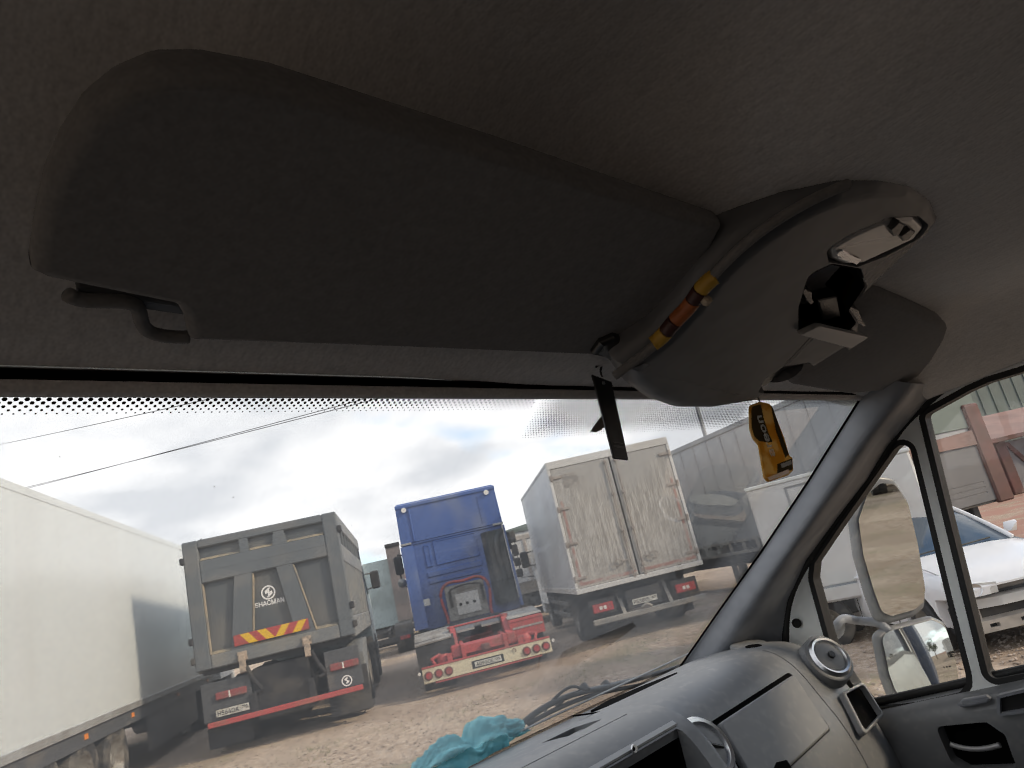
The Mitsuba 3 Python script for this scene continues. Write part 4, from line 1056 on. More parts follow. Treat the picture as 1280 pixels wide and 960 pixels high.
for s in (-1, 1):
    a = t.put('door_mirror', cbox(s * 1.36, s * 1.58, c0 + 1.7, c0 + 1.85, 2.5, 2.98, .04), 'chassis')
    t.put('mirror_arm', cat(tube([(s * 1.2, c0 + 1.8, 2.95), (s * 1.46, c0 + 1.78, 3.02), (s * 1.47, c0 + 1.78, 2.9)], .02, 8), tube([(s * 1.47, c0 + 1.78, 2.5), (s * 1.47, c0 + 1.78, 2.25), (s * 1.22, c0 + 1.78, 2.05)], .02, 8)), 'chassis', True, of=a)
    sp = trimesh.creation.icosphere(3, .12)
    sp.apply_translation((s * 1.46, c0 + 1.70, 2.28))
    t.put('round_mirror', sp, 'alu', True, of=a)
t.put('front_bumper', cbox(-1.24, 1.24, c0 + 1.9, c0 + 2.3, .45, 1.05, .06), 'blue_paint')
t.put('battery_box', cbox(-1.2, -.6, 2.6, 3.6, .45, .95, .03), 'chassis')
t.put('fuel_tank', cbox(.6, 1.2, 2.6, 3.9, .45, .98, .06), 'alu')

# ---------------------------------------------------------------- box lorry with the dirty doors
t = Thing('box_truck', 'white box lorry with mud-streaked rear doors and red tail lamps', 'truck', place(11.481, 8.963, 39.97))
h = 1.29
xo = .02
k = t.put('body', cbox(-h + xo, h + xo, .05, 6.3, 1.22, 3.80, .015), 'side_grey')
for a, m in ((cbox(-h + xo, h + xo, 0, .05, 3.66, 3.815, .01), 'white_paint'), (cbox(-h + xo, h + xo, -.03, .05, 1.19, 1.285, .01), 'white_paint'), (cbox(-h + xo, -h + xo + .06, 0, .05, 1.285, 3.66, .008), 'white_paint'), (cbox(h + xo - .06, h + xo, 0, .05, 1.285, 3.66, .008), 'white_paint')):
    t.put('rear_frame', a, m, of=k)
t.put('roof_edge', cbox(-h + xo - .006, -h + xo + .05, .05, 6.3, 3.74, 3.81, .006), 'alu', of=k)
t.put('bottom_edge', cbox(-h + xo - .006, -h + xo + .05, .05, 6.3, 1.20, 1.32, .006), 'white_paint', of=k)
for x0, x1, s in ((-h + xo + .065, .018, -1), (.042, h + xo - .065, 1)):
    d = t.put('rear_door', cbox(x0, x1, .012, .048, 1.29, 3.655, .006), 'dirty_door', label=('left' if s < 0 else 'right') + ' rear door streaked with dried mud')
    xe = x0 if s < 0 else x1
    t.put('reflective_tape', cbox(x0 + .03, x1 - .03, .008, .0125, 1.335, 1.395, .001), 'tape_red', of=d)
    t.put('reflective_tape', cbox(xe - s * .05, xe - s * .10, .008, .0125, 1.40, 3.0, .001), 'tape_red', of=d)
    for z in (1.45, 2.12, 2.82, 3.45):
        t.put('hinge', cat(cbox(xe - s * .20, xe + s * .05, -.014, .012, z, z + .055, .006), cbox(xe - s * .0, xe + s * .045, -.03, .012, z - .03, z + .085, .008)), 'hinge_grey', of=d)
    xb = s * .11 + .03
    t.put('lock_bar', tube([(xb, -.02, 1.24), (xb, -.02, 3.62)], .013, 8), 'hinge_grey', True, of=d)
    t.put('bar_keeper', cat(*[cbox(xb - .03, xb + .03, -.035, .012, z, z + .05, .005) for z in (1.27, 1.45, 2.17, 2.9, 3.55)]), 'hinge_grey', of=d)
    t.put('lock_handle', tube(spline([(xb + s * .06, -.03, 1.62), (xb + s * .16, -.03, 1.62), (xb + s * .26, -.035, 1.67), (xb + s * .33, -.03, 1.63), (xb + s * .32, -.03, 1.56), (xb + s * .26, -.03, 1.545), (xb + s * .16, -.03, 1.60), (xb + s * .06, -.03, 1.62)], 40), .010, 8), 'hinge_grey', True, of=d)
    t.put('seal_strip', cbox((.018, .030)[s > 0], (.030, .042)[s > 0], .006, .04, 1.29, 3.655, .002), 'rubber', of=d)
t.put('wiped_patch', cbox(-1.00, -.69, .0095, .0125, 3.23, 3.52, .001), 'dark_patch', of=scene and 'box_truck__rear_door')
chassis(t, .2, 8.2, .78, 1.08)
t.put('sub_frame', cat(*[cbox(-1.2, 1.2, y, y + .08, 1.08, 1.22, .01) for y in np.arange(.3, 6.2, .7)]), 'chassis')
t.put('underrun_bar', cbox(-1.08, 1.20, -.02, .10, .555, .66, .015), 'bar_grey')
for x in (-.43, .52):
    t.put('bar_hanger', hull([(x - .035, .02, .62), (x + .035, .02, .62), (x - .035 - .02, .3, 1.1), (x + .035 - .02, .3, 1.1), (x - .03, .08, .62), (x + .03, .36, 1.1)]), 'bar_grey')
t.put('tow_eye', tube([(-.10, .0, .68), (.0, -.03, .74), (.1, .0, .68)], .03, 8), 'bar_grey', True)
for x0, x1 in ((-1.03, -.62), (.66, 1.06)):
    L = t.put('tail_lamp', cbox(x0, x1, .03, .10, .77, .935, .015), 'lamp_red')
    for q_ in (.16, .24):
        t.put('lamp_window', cbox(x0 + q_ - .03, x0 + q_ + .03, .026, .031, .82, .885, .002), 'lamp_clear', of=L)
    t.put('lamp_bracket', cbox(x0 - .06, x1 + .06, .10, .14, .72, 1.02, .01), 'chassis', of=L)
plate(t, 'P538YE', '67', .01, .06, .755, .50, .115)
t.put('plate_board', cbox(-.34, .36, .06, .10, .70, 1.05, .01), 'chassis')
for x in (-.88, .93):
    t.put('mud_flap', cbox(x - .28, x + .28, 1.05, 1.07, .32, .95, .005), 'chassis')
axle(t, 1.75, .45, .26, 1.16, z0=.19)
for s in (-1, 1):
    wheel(t, s * 1.0, 6.9, .45, .26, s, z0=.19)
t.put('side_guard', cat(*[cbox(s * 1.12, s * 1.16, 2.6, 5.6, z, z + .10, .01) for s in (-1, 1) for z in (.62, .88)], *[cbox(s * 1.08, s * 1.12, y, y + .06, .6, 1.1, .01) for s in (-1, 1) for y in (2.9, 4.1, 5.3)]), 'bar_grey')
k = lorry_cab(t, 6.5, 2.3, 1.9, .85, 2.75, 'white_paint')
for y, z in ((7.9, 2.75), (8.0, 2.35), (8.02, 2.05), (8.1, 1.72)):
    t.put('mirror_housing', cbox(-1.72, -1.52, y, y + .1, z, z + (.34 if z > 2.1 else .24), .03), 'chassis', of=k)
t.put('mirror_stay', tube([(-1.2, 8.2, 3.0), (-1.55, 8.1, 3.12), (-1.6, 8.1, 1.7), (-1.2, 8.2, 1.65)], .018, 8), 'chassis', of=k)
# ---------------------------------------------------------------- grey curtain-sided semi-trailer behind the box lorry
th = math.radians(24.86)
Fd, Rd = np.array([math.sin(th), math.cos(th), 0]), np.array([math.cos(th), -math.sin(th), 0])
o = EYE + Rd * (11.268 + 1.28) + Fd * 10.3
t = Thing('semi_trailer', 'grey curtain-sided semi-trailer with a slatted lower rail, behind the box lorry', 'trailer', place(o[0], o[1], 24.86))
L_ = 13.4
k = t.put('curtain', loft([[(x + .004 * math.sin(y * 5.3) * (1 if 1.4 < z < 3.8 else 0), y, z) for x, z in ((-1.27, 1.40), (-1.275, 2.0), (-1.275, 2.7), (-1.275, 3.4), (-1.27, 3.95), (-1.2, 4.06), (1.2, 4.06), (1.27, 3.95), (1.27, 1.40))] for y in np.linspace(0, L_, 90)]), 'tarp_grey', 40)
for y in np.arange(.45, L_, .62):
    t.put('curtain_strap', cbox(-1.283, -1.279, y - .025, y + .025, 1.30, 3.98, .001), 'strap_grey', of=k)
t.put('top_beam', cbox(-1.30, -1.22, 0, L_, 3.96, 4.08, .01), 'strap_grey')
b = t.put('slatted_rail', cat(cbox(-1.28, -1.24, 0, L_, 1.34, 1.41, .005), cbox(-1.28, -1.24, 0, L_, 1.06, 1.13, .005)), 'bar_grey')
for y in np.arange(.1, L_, .55):
    t.put('slat', cbox(-1.277, -1.243, y, y + .10, 1.125, 1.345, .004), 'bar_grey', of=b)
t.put('slat_back', cbox(-1.235, 1.2, .0, L_, 1.08, 1.40, .01), 'chassis', of=b)
rd = t.put('rear_frame', cat(cbox(-1.28, 1.28, -.06, .02, 3.90, 4.08, .01), cbox(-1.28, -1.18, -.06, .02, 1.1, 3.9, .01)), 'rust_pink')
t.put('rear_post', cbox(.86, 1.28, -.09, .02, 1.05, 3.0, .03), 'rust_red', of=rd, label='rusty red corner post of the grey semi-trailer')
t.put('rear_door', cbox(-1.18, 1.27, -.03, .01, 2.55, 3.90, .01), 'hall_green', of=rd)
t.put('rear_band', hull([(x, y, z) for x, z in ((-1.17, 2.22), (-1.17, 2.40), (1.1, 2.50), (1.1, 2.20)) for y in (-.07, .01)]), 'rust_pink', of=rd)
t.put('rear_panel', cut(cbox(-1.17, .87, -.03, .01, 1.12, 2.24, .01), *[cbox(-.9, .7, -.06, -.02, z, z + .03, .002) for z in (1.28, 1.38, 1.48)]), 'shed_grey', of=rd)
t.put('chassis_frame', cat(*[cbox(s * .45, s * .6, .2, L_ - .3, .75, 1.1, .01) for s in (-1, 1)]), 'chassis')
for y in (5.75, 6.05):
    t.put('landing_leg', hull([(-1.05 + a, y + b_ + c_, z) for a in (0, .1) for b_ in (0, .10) for z, c_ in ((.0, .12 if y < 5.9 else -.0), (1.06, 0))]), 'steel')
for yc in (1.9, 3.2, 4.5):
    axle(t, yc, .53, .38, 1.22, dual=False, z0=.05)
t.put('tool_box', cbox(-1.2, -.5, 9.4, 10.6, .45, 1.0, .02), 'skirt_grey')

# ---------------------------------------------------------------- white van with a box body, behind the windscreen pillar
t = Thing('box_van', 'white box-bodied van behind the windscreen pillar, in front of the grey semi-trailer', 'van', place(8.80, 4.72, 70 - 22 - 0.0 + 0, -.05))
th = math.radians(70)
t.M = place(9.28, 5.10, 70, -.08)
k = t.put('body', cut(cbox(0, 2.14, 0, 2.1, .62, 2.30, .03), cbox(.50, 1.30, -.1, .03, .8, 2.22, .004)), 'white_paint')
t.put('side_door', cbox(.53, 1.27, .018, .05, .83, 2.19, .01), 'white_paint', of=k)
t.put('door_seal', cbox(.505, 1.295, .026, .032, .805, 2.215, .001), 'strap_grey', of=k)
t.put('roof_edge', cbox(-.015, 2.155, -.015, 2.11, 2.285, 2.335, .01), 'van_white', of=k)
for x in (.6, 2.7):
    wheel(t, 0, 0, .34, .22, -1)
    for key in list(scene):
        if key.startswith(t.key + '__wheel') and '_m' not in key and scene[key].get('to_world') is not None and not scene[key].get('_p'):
            pass
for key in [q_ for q_ in scene if q_.startswith(t.key + '__wheel')]:
    x = .5 if '_001' not in key else 1.55
    scene[key]['to_world'] = t.M @ T().translate([x, .18, .34]).rotate([0, 0, 1], 90) @ T().scale([-1, 1, 1])
t.put('chassis_frame', cbox(.1, 1.9, .3, 1.8, .40, .62, .02), 'chassis')

# ---------------------------------------------------------------- white saloon without its front bumper
t = Thing('saloon_car', 'white saloon missing its front bumper, parked right of the van', 'car', place(10.05, 3.37, 228.1, -.02))


def body_sec(y, w, zb, zt, crown, tuck=.06):
    half = [(0, zb), (w * .80, zb), (w * .95, zb + .05), (w, zb + .18), (w * 1.0, (zb + zt) * .5 + .02), (w * .985, zt - .12), (w * .95, zt - .04), (w * .86, zt + crown * .35), (w * .5, zt + crown * .85), (0, zt + crown)]
    return [(x, y, z) for x, z in half] + [(-x, y, z) for x, z in half[-2:0:-1]]


BS = [(-2.16, .62, .48, .84, .04), (-2.10, .74, .36, .93, .04), (-1.7, .81, .26, .97, .04), (-1.2, .84, .22, .98, .03), (-.4, .85, .20, .96, .03), (.4, .85, .20, .94, .03), (.85, .845, .20, .92, .06), (1.3, .83, .22, .87, .06), (1.75, .79, .27, .80, .05), (1.98, .74, .34, .73, .04), (2.08, .66, .42, .66, .03)]
sh = loft([body_sec(*b) for b in BS])
arch = [disc((s * .62, y, .31), (s, 0, 0), .365, .4, 32, prof=[(0, 0), (.365, 0), (.365, .4), (0, .4)]) for s in (-1, 1) for y in (-1.22, 1.27)]
sh = cut(sh, *arch, cbox(-.42, .42, 1.80, 2.3, .30, .668, .02), cbox(-.95, .95, 1.66, 2.4, .1, .60, .01))
k = t.put('body', sh, 'car_white', 40)
gh = [(-1.55, .60, .98, .0), (-1.0, .60, 1.36, .05), (-.55, .60, 1.43, .06), (-.1, .59, 1.43, .06), (.25, .60, 1.30, .05), (.82, .66, .975, .0)]
cabin = loft([[(x * w, y, z) for x, z in ((1.18 if zt < 1.2 else 1.22, .93), (1.06, .5 * (.93 + zt)), (.92, zt - .02), (.6, zt + cr * .6), (0, zt + cr), (-.6, zt + cr * .6), (-.92, zt - .02), (-1.06, .5 * (.93 + zt)), (-1.18 if zt < 1.2 else -1.22, .93))] for y, w, zt, cr in gh])
t.put('cabin_glass', cabin, 'car_glass', 25, label='dark bluish windows of the car')
roof = loft([[(x * w, y, z) for x, z in ((.93, zt - .03), (.90, zt + .006), (.6, zt + cr * .6 + .012), (0, zt + cr + .014), (-.6, zt + cr * .6 + .012), (-.90, zt + .006), (-.93, zt - .03))] for y, w, zt, cr in ((-1.08, .605, 1.325, .04), (-1.0, .605, 1.362, .05), (-.55, .605, 1.432, .06), (-.1, .597, 1.432, .06), (-.02, .60, 1.405, .055))], closed=False)
t.put('roof', roof, 'car_white', 40)
for s in (-1, 1):
    t.put('windscreen_pillar', tube(spline([(s * .56, -.03, 1.405), (s * .60, .25, 1.275), (s * .69, .83, .965)], 14), .028, 8), 'car_white', True, of=k)
    t.put('centre_pillar', tube([(s * .565, -.42, 1.42), (s * .72, -.38, .95)], .032, 8), 'car_white', True, of=k)
    t.put('rear_pillar', hull([(s * .56, -1.0, 1.37), (s * .56, -.9, 1.39), (s * .72, -1.6, .96), (s * .73, -1.2, .96)] + [(s * .50, -1.0, 1.37), (s * .60, -1.5, .96)]), 'car_white', of=k)
    t.put('door_gap', cat(tube([(s * .853, .72, .30), (s * .85, .78, .60), (s * .835, .66, .93)], .006, 6), tube([(s * .856, -.42, .26), (s * .853, -.40, .60), (s * .83, -.38, .95)], .006, 6)), 'rubber', of=k)
    t.put('door_handle', cbox(s * .838, s * .868, -.30, -.10, .79, .825, .01), 'car_white', of=k)
    m = t.put('door_mirror', hull([(s * x, y, z) for x, y, z in ((.80, .50, 1.0), (.98, .46, .99), (.99, .48, 1.12), (.82, .52, 1.12), (.84, .60, 1.02), (.95, .58, 1.10))]), 'car_white', 60)
    t.put('headlamp', hull([(s * x, y, z) for x, y, z in ((.34, 2.07, .60), (.34, 2.085, .705), (.60, 2.03, .735), (.745, 1.82, .775), (.75, 1.84, .66), (.62, 2.03, .60))]), 'headlight', 40)
    t.put('lamp_bowl', disc((s * .55, 2.055, .665), (s * .2, 1, .1), .06, .02, 20, prof=[(0, 0), (.05, .012), (.062, .02), (.066, .01), (.066, 0)]), 'chrome', 40)
    for y in (-1.22, 1.27):
        wheel(t, s * .735, y, .30, .19, s)
t.put('bonnet_line', cat(*[tube([(s * .66, .9, .955), (s * .70, 1.5, .885), (s * .62, 2.02, .715)], .005, 6) for s in (-1, 1)]), 'strap_grey', of=k)
t.put('wiper', cat(tube([(.10, .90, 1.0), (-.45, .80, 1.01)], .010, 6), tube([(.55, .86, 1.0), (.05, .84, 1.02)], .010, 6)), 'rubber')
t.put('radiator', cbox(-.62, .62, 1.72, 1.80, .26, .70, .01), 'skirt_grey')
t.put('crash_beam', hull([(x, y, z) for x, y0 in ((-.58, 1.90), (-.3, 1.99), (.3, 1.99), (.58, 1.90)) for y, z in ((y0 - .06, .45), (y0, .46), (y0, .55), (y0 - .06, .56))]), 'white_paint', label='bare white crash beam behind the missing bumper')
for s in (-1, 1):
    t.put('front_bracket', cut(cbox(s * .50, s * .70, 1.84, 1.90, .25, .62, .01), cbox(s * .56, s * .60, 1.7, 2.0, .44, .54, .002), cbox(s * .56, s * .64, 1.7, 2.0, .29, .33, .002)), 'beige_bare')
t.put('lower_panel', cut(hull([(x, y, z) for x in (-.68, .68) for y, z in ((1.86, .22), (1.93, .22), (1.93, .33), (1.86, .36))]), *[cbox(x - .05, x + .05, 1.7, 2.1, .26, .30, .002) for x in (-.3, .1, .42)]), 'beige_bare', label='dusty bare lower front panel')
t.put('bonnet_lock_panel', cbox(-.42, .42, 1.84, 1.90, .60, .665, .01), 'bar_grey')
t.put('aerial', tube([(0, -.95, 1.42), (.0, -1.08, 1.50), (0, -1.22, 1.56)], .008, 6), 'rubber')
t.put('underbody', cbox(-.70, .70, -1.9, 1.85, .20, .50, .02), 'chassis')

# ---------------------------------------------------------------- lorries standing farther back between the others


def at_px(az, d, th, z=0.):
    a = math.radians(az)
    return place(EYE[0] + d * math.sin(a), EYE[1] + d * math.cos(a), th, z)


def tanker_rear(name, label, M, paint, w=2.45, top=3.3, red=False):
    """a lorry seen from behind: cab back, deflector panel, frame and wheels"""
    t = Thing(name, label, 'truck', M)
    chassis(t, 0, 5.0)
    axle(t, 1.0, .5, .3, 1.22)
    axle(t, 2.35, .5, .3, 1.22)
    for s in (-1, 1):
        wheel(t, s * 1.05, 5.6, .5, .3, s)
    lorry_cab(t, 4.2, w, 2.2, 1.0, top, paint)
    t.put('rear_lamp_bar', cbox(-1.15, 1.15, -.05, .05, .55, .72, .01), 'chassis')
    for s in (-1, 1):
        t.put('tail_lamp', cbox(s * .75, s * 1.1, -.08, -.05, .58, .70, .01), 'lamp_red')
        t.put('mudguard', hull([(s * x, y, z) for x in (.6, 1.24) for y, z in ((.35, .7), (.5, 1.05), (2.9, 1.08), (3.0, .7))]), 'chassis')
    return t


t = tanker_rear('tractor_unit', 'pale teal tractor unit just past the grey tipper, with a tall dark side panel', at_px(33.2, 27.0, 36), 'teal_white', top=3.6)
t.put('side_deflector', hull([(x, y, z) for x in (.72, 1.28) for y, z in ((3.3, 1.1), (4.3, 1.1), (3.7, 4.0), (4.3, 4.0))]), 'panel_dark', label='tall dark side panel')
t.put('deflector_cap', cbox(.70, 1.30, 3.62, 4.3, 4.0, 4.14, .03), 'chassis')
t = tanker_rear('tractor_unit', 'beige tractor unit with maroon trim, far back to the left of the blue cab', at_px(35.9, 37.0, 36), 'beige', top=3.5)
t.put('hose_box', cbox(-.9, .9, 3.7, 4.15, 1.3, 2.2, .10), 'maroon')
t.put('trim_band', cbox(-1.235, 1.235, 4.18, 4.2, 2.9, 3.05, .005), 'maroon')
t.put('rounded_tank', lathe([(0, -1.6), (.7, -1.6), (.95, -1.4), (.95, 1.4), (.7, 1.6), (0, 1.6)], 28, 'y').apply_translation((0, 1.8, 1.9)), 'beige', 40)
t = Thing('tipper_truck', 'white high-sided tipper far back between the blue cab and the box lorry', 'truck', at_px(46.2, 24.5, 40))
b = t.put('tub', cbox(-1.2, 1.2, 0, 5.6, 1.5, 3.15, .03), 'white_paint')
t.put('tub_frame', cat(cbox(-1.22, 1.22, -.03, .02, 2.85, 3.0, .01), *[cbox(x - .05, x + .05, -.03, .02, 1.55, 2.9, .01) for x in (-1.15, -.4, .4, 1.15)]), 'beige', of=b)
t.put('tarpaulin', hull([(x, y, z) for x in (-1.22, 1.22) for y in (-.05, 5.65) for z in (3.12, 3.22)] + [(0, 0, 3.34), (0, 5.6, 3.34)]), 'hall_green', of=b, label='dark green tarpaulin over the tub')
chassis(t, 0, 8)
for y in (1.0, 2.35, 6.6):
    axle(t, y, .5, .3, 1.22, dual=y < 3)
lorry_cab(t, 5.9, 2.4, 2.0, 1.0, 2.9, 'white_paint')
t.put('air_tank', lathe([(0, -.5), (.24, -.5), (.3, -.42), (.3, .42), (.24, .5), (0, .5)], 20, 'y').apply_translation((.8, 3.6, .85)), 'grey_cover', 40)
t.put('ribbed_tank', cat(*[lathe([(0, -.06), (.36, -.06), (.38, 0), (.36, .06), (0, .06)], 20, 'y').apply_translation((.86, 2.6 + .12 * i, 1.0)) for i in range(8)]), 'grey_cover', 40)

# ---------------------------------------------------------------- what stands behind the van and shows in its mirrors
t = Thing('box_truck', 'white lorry parked across the yard, seen only in the upper door mirror', 'truck', place(7.2, -31, 178))
t.put('body', cbox(-1.25, 1.25, 0, 6, 1.1, 3.6, .03), 'white_paint')
chassis(t, 0, 8)
axle(t, 1.5, .48, .28, 1.2)
for s in (-1, 1):
    wheel(t, s * 1.0, 7, .48, .28, s)
lorry_cab(t, 6.2, 2.3, 1.9, .85, 2.8, 'white_paint')
t = Thing('box_truck', 'grey lorry parked beside the yard, seen only in the lower door mirror', 'truck', place(10.5, -16, 160))
t.put('body', cbox(-1.25, 1.25, 0, 7, 1.1, 3.7, .03), 'dump_light')
chassis(t, 0, 8)
axle(t, 1.5, .48, .28, 1.2)
lorry_cab(t, 7.2, 2.3, 1.9, .85, 2.8, 'dark_grey')


def leafy(name, label, x, y, hgt, rad, n, seed):
    r = np.random.default_rng(seed)
    t = Thing(name, label, 'tree', T().translate([x, y, 0]))
    t.put('trunk', tube([(0, 0, -.2), (.1, .05, hgt * .35), (.0, .1, hgt * .8)], [hgt * .03, hgt * .022, hgt * .006], 8), 'wood', True)
    c = []
    cl = [(r.normal(0, rad * .45, 3) * (1, 1, .7) + (0, 0, hgt * .62), rad * r.uniform(.25, .45)) for _ in range(14)]
    for i in range(n):
        o, q_ = cl[r.integers(len(cl))]
        d = r.normal(0, 1, 3)
        p = o + d / np.linalg.norm(d) * q_ * r.uniform(.6, 1)
        a, b = r.normal(0, .14, 3), r.normal(0, .14, 3)
        c.append([p, p + a, p + b])
    c = np.array(c).reshape(-1, 3)
    t.put('crown', (c, np.arange(len(c)).reshape(-1, 3)), 'leaf')


for i, (x, y, hh, lb) in enumerate(((12.5, -47, 6, 'leafy tree behind the white lorry in the upper door mirror, the nearer one'), (17, -52, 8, 'tall leafy tree at the back of the yard, seen in the mirrors'), (3, -54, 7, 'leafy tree far behind the van, to the left in the mirror'))):
    leafy('tree', lb, x, y, hh, hh * .38, 2600, 30 + i)

# ---------------------------------------------------------------- low shed and tall hall on the right
t = Thing('open_shed', 'low shed with red posts, grey panels and a pinkish roof, right background', 'shed', place(0, 0, 0))
a, b = np.array([36.5, 13.0]), np.array([47.5, 4.5])
u = (b - a) / np.linalg.norm(b - a)
t.M = T().translate([a[0], a[1], 0]).rotate([0, 0, 1], math.degrees(math.atan2(u[1], u[0])))
Ls = float(np.linalg.norm(b - a)) + 4
for i in range(5):
    x0 = i * Ls / 5
    t.put('wall_panel', cut(cbox(x0 + .10, x0 + Ls / 5 - .10, -.02, .06, .05, 2.55, .01), *[cbox(x0 - .1, x0 + Ls / 5 + .2, -.05, -.005, z, z + .03, .001) for z in (.35, .50, .65)]), 'shed_grey')
for i in range(6):
    t.put('post', cbox(i * Ls / 5 - .28, i * Ls / 5 + .28, -.25, .2, 0, 2.7, .03), 'rust_red')
    t.put('post_brace', hull([(i * Ls / 5 + .28, -.1, 2.5), (i * Ls / 5 + .55, -.1, 2.5), (i * Ls / 5 + 1.5, -.1, .6), (i * Ls / 5 + 1.65, -.1, .8), (i * Ls / 5 + 1.5, .0, .6), (i * Ls / 5 + .3, .0, 2.5)]), 'rust_red')
t.put('roof', hull([(x, y, z) for x in (-.6, Ls + .6) for y, z in ((-.9, 2.6), (-.9, 2.75), (4.5, 4.3), (4.5, 4.15))]), 'pink_roof')
t.put('roof_edge', cbox(-.6, Ls + .6, -.95, -.88, 2.58, 2.80, .02), 'rust_red')
t = Thing('industrial_hall', 'tall grey-green metal hall behind the low shed', 'building', t.M)
k = t.put('wall', cbox(11, Ls + 24, 9.0, 30, -.2, 8, .05), 'hall_green')
for i in range(26):
    t.put('wall_rib', cbox(11.4 + i * .9, 11.5 + i * .9, 8.94, 9.0, .2, 7.8, .01), 'hall_green', of=k)
t.put('roof', hull([(x, y, z) for x in (10.4, Ls + 24.6) for y, z in ((8.5, 7.9), (8.5, 8.2), (30.5, 8.2), (19, 10))]), 'shed_grey')

# ---------------------------------------------------------------- poles and wires
def pole(name, label, x, y, hgt, r, m):
    t = Thing(name, label, 'pole', T().translate([x, y, float(gz(np.array(x), np.array(y)))]))
    t.put('shaft', tube([(0, 0, -.3), (0, 0, hgt * .5), (0, 0, hgt)], [r, r * .85, r * .7], 12), m, True)
    return t


LP = [(17.1979,9.9000,2.7161)][0]
t = pole('lamp_post', 'thin grey lamp post in front of the grey semi-trailer', LP[0], LP[1], 7.5, .065, 'strap_grey')
t.put('lamp_arm', tube(spline([(0, 0, 7.4), (-.1, .2, 7.9), (-.4, .7, 8.1)], 10), .035, 8), 'strap_grey', True)
t.put('lamp_head', cbox(-.62, -.30, .55, 1.15, 8.03, 8.15, .04), 'dark_grey')


def wire(label, p, q_, sag, n=40):
    p, q_ = np.array(p, float), np.array(q_, float)
    s = np.linspace(0, 1, n)[:, None]
    P = p + (q_ - p) * s
    P[:, 2] -= sag * 4 * (s[:, 0] * (1 - s[:, 0]))
    t = Thing('overhead_wire', label, 'wire', group='overhead wires above the white semi-trailer')
    t.solo(tube(P, .016, 5), 'cable', True)


def lift(p, q_, e0, e1):
    p, q_ = np.array(p), np.array(q_)
    return p + (p - q_) * e0, q_ + (q_ - p) * e1


WA = [[(11.6979,55.0000,14.4018)][0], [(14.9789,20.0000,8.9810)][0]]
WB = [[(11.6114,55.0000,14.4627)][0], [(15.0408,20.6000,8.9762)][0]]
WC = [[(11.2277,60.0000,18.8200)][0], [(9.8979,24.0000,9.9521)][0]]
for (p, q_), lb in ((WA, 'black overhead wire, the upper of the close pair above the white semi-trailer'), (WB, 'black overhead wire, the lower of the close pair above the white semi-trailer'), (WC, 'thin overhead wire standing apart, highest at the left over the white semi-trailer')):
    wire(lb, *lift(p, q_, .5, .4), .10)

# ---------------------------------------------------------------- things hung up and lying in the cab
P = [(0.0055,0.3350,1.9847),(0.0282,0.3350,1.9791),(0.0221,0.3350,1.9139),(0.0044,0.3350,1.9162)]
t = Thing('air_freshener', 'black flat air freshener hanging from the driver side visor hook', 'air freshener')
t.put('card', pillow(np.array(P), .0022, .0008, (0, -1, 0), n=90), 'tag_black', 40)
t.put('print_band', cat(*[pillow(np.array(a), .0003, .0001, (0, -1, 0), n=24) for a in ([(0.0072,0.3345,1.9267),(0.0199,0.3345,1.9249),(0.0195,0.3345,1.9229),(0.0074,0.3345,1.9248)], [(0.0078,0.3345,1.9293),(0.0200,0.3345,1.9275),(0.0202,0.3345,1.9268),(0.0080,0.3345,1.9285)])]), 'tag_grey', 40)
t.put('eyelet', disc([(0.0145,0.3340,1.9771)][0], (0, -1, 0), .0016, .0008, 12), 'chrome', 40)
t.put('cord', tube(spline([(0.0185,0.3350,1.9988),(0.0204,0.3350,1.9934),(0.0176,0.3350,1.9892),(0.0171,0.3350,1.9830)], 14), .0009, 6), 'tag_black', True)
t.put('bow', tube(spline([(0.0117,0.3340,1.9954),(0.0195,0.3340,1.9992),(0.0255,0.3340,1.9960),(0.0179,0.3340,1.9929),(0.0108,0.3340,1.9906)], 14), .0008, 6), 'tag_black', True)
t = Thing('hanging_tag', 'small dark leaf-shaped tag half hidden behind the black air freshener', 'tag')
t.solo(pillow(np.array([(0.0174,0.3600,1.9451),(0.0247,0.3600,1.9503),(0.0363,0.3600,1.9577),(0.0411,0.3600,1.9535),(0.0383,0.3600,1.9493),(0.0301,0.3600,1.9454),(0.0233,0.3600,1.9442)]), .0015, .0006, (0, -1, 0), n=70), 'tag_brown', 40)

t = Thing('air_freshener', 'gold and brown packet air freshener hanging under the overhead console', 'air freshener')
FNm = np.array([0, -1., 0])
ro = np.array([(0.2854,0.3520,1.9588),(0.2907,0.3520,1.9642),(0.3137,0.3520,1.9679),(0.3357,0.3520,1.9660),(0.3411,0.3520,1.9594),(0.3419,0.3520,1.9462),(0.3447,0.3520,1.9246),(0.3429,0.3520,1.9053),(0.3489,0.3520,1.9023),(0.3405,0.3520,1.8882),(0.3251,0.3520,1.8839),(0.2769,0.3520,1.8806),(0.2710,0.3520,1.8853),(0.2768,0.3520,1.9046),(0.2816,0.3520,1.9199),(0.2738,0.3520,1.9272),(0.2735,0.3520,1.9377)])
t.put('packet', pillow(ro, .003, .0012, FNm, n=140), 'packet_gold', 40)
t.put('dark_print', pillow(np.array([(0.2850,0.3508,1.9576),(0.2907,0.3508,1.9620),(0.3111,0.3508,1.9647),(0.3070,0.3508,1.9473),(0.3073,0.3508,1.9310),(0.3106,0.3508,1.9219),(0.2989,0.3508,1.9215),(0.2802,0.3508,1.9240),(0.2730,0.3508,1.9295),(0.2739,0.3508,1.9391)]) , .0004, .0002, FNm, n=90), 'packet_brown', 40)
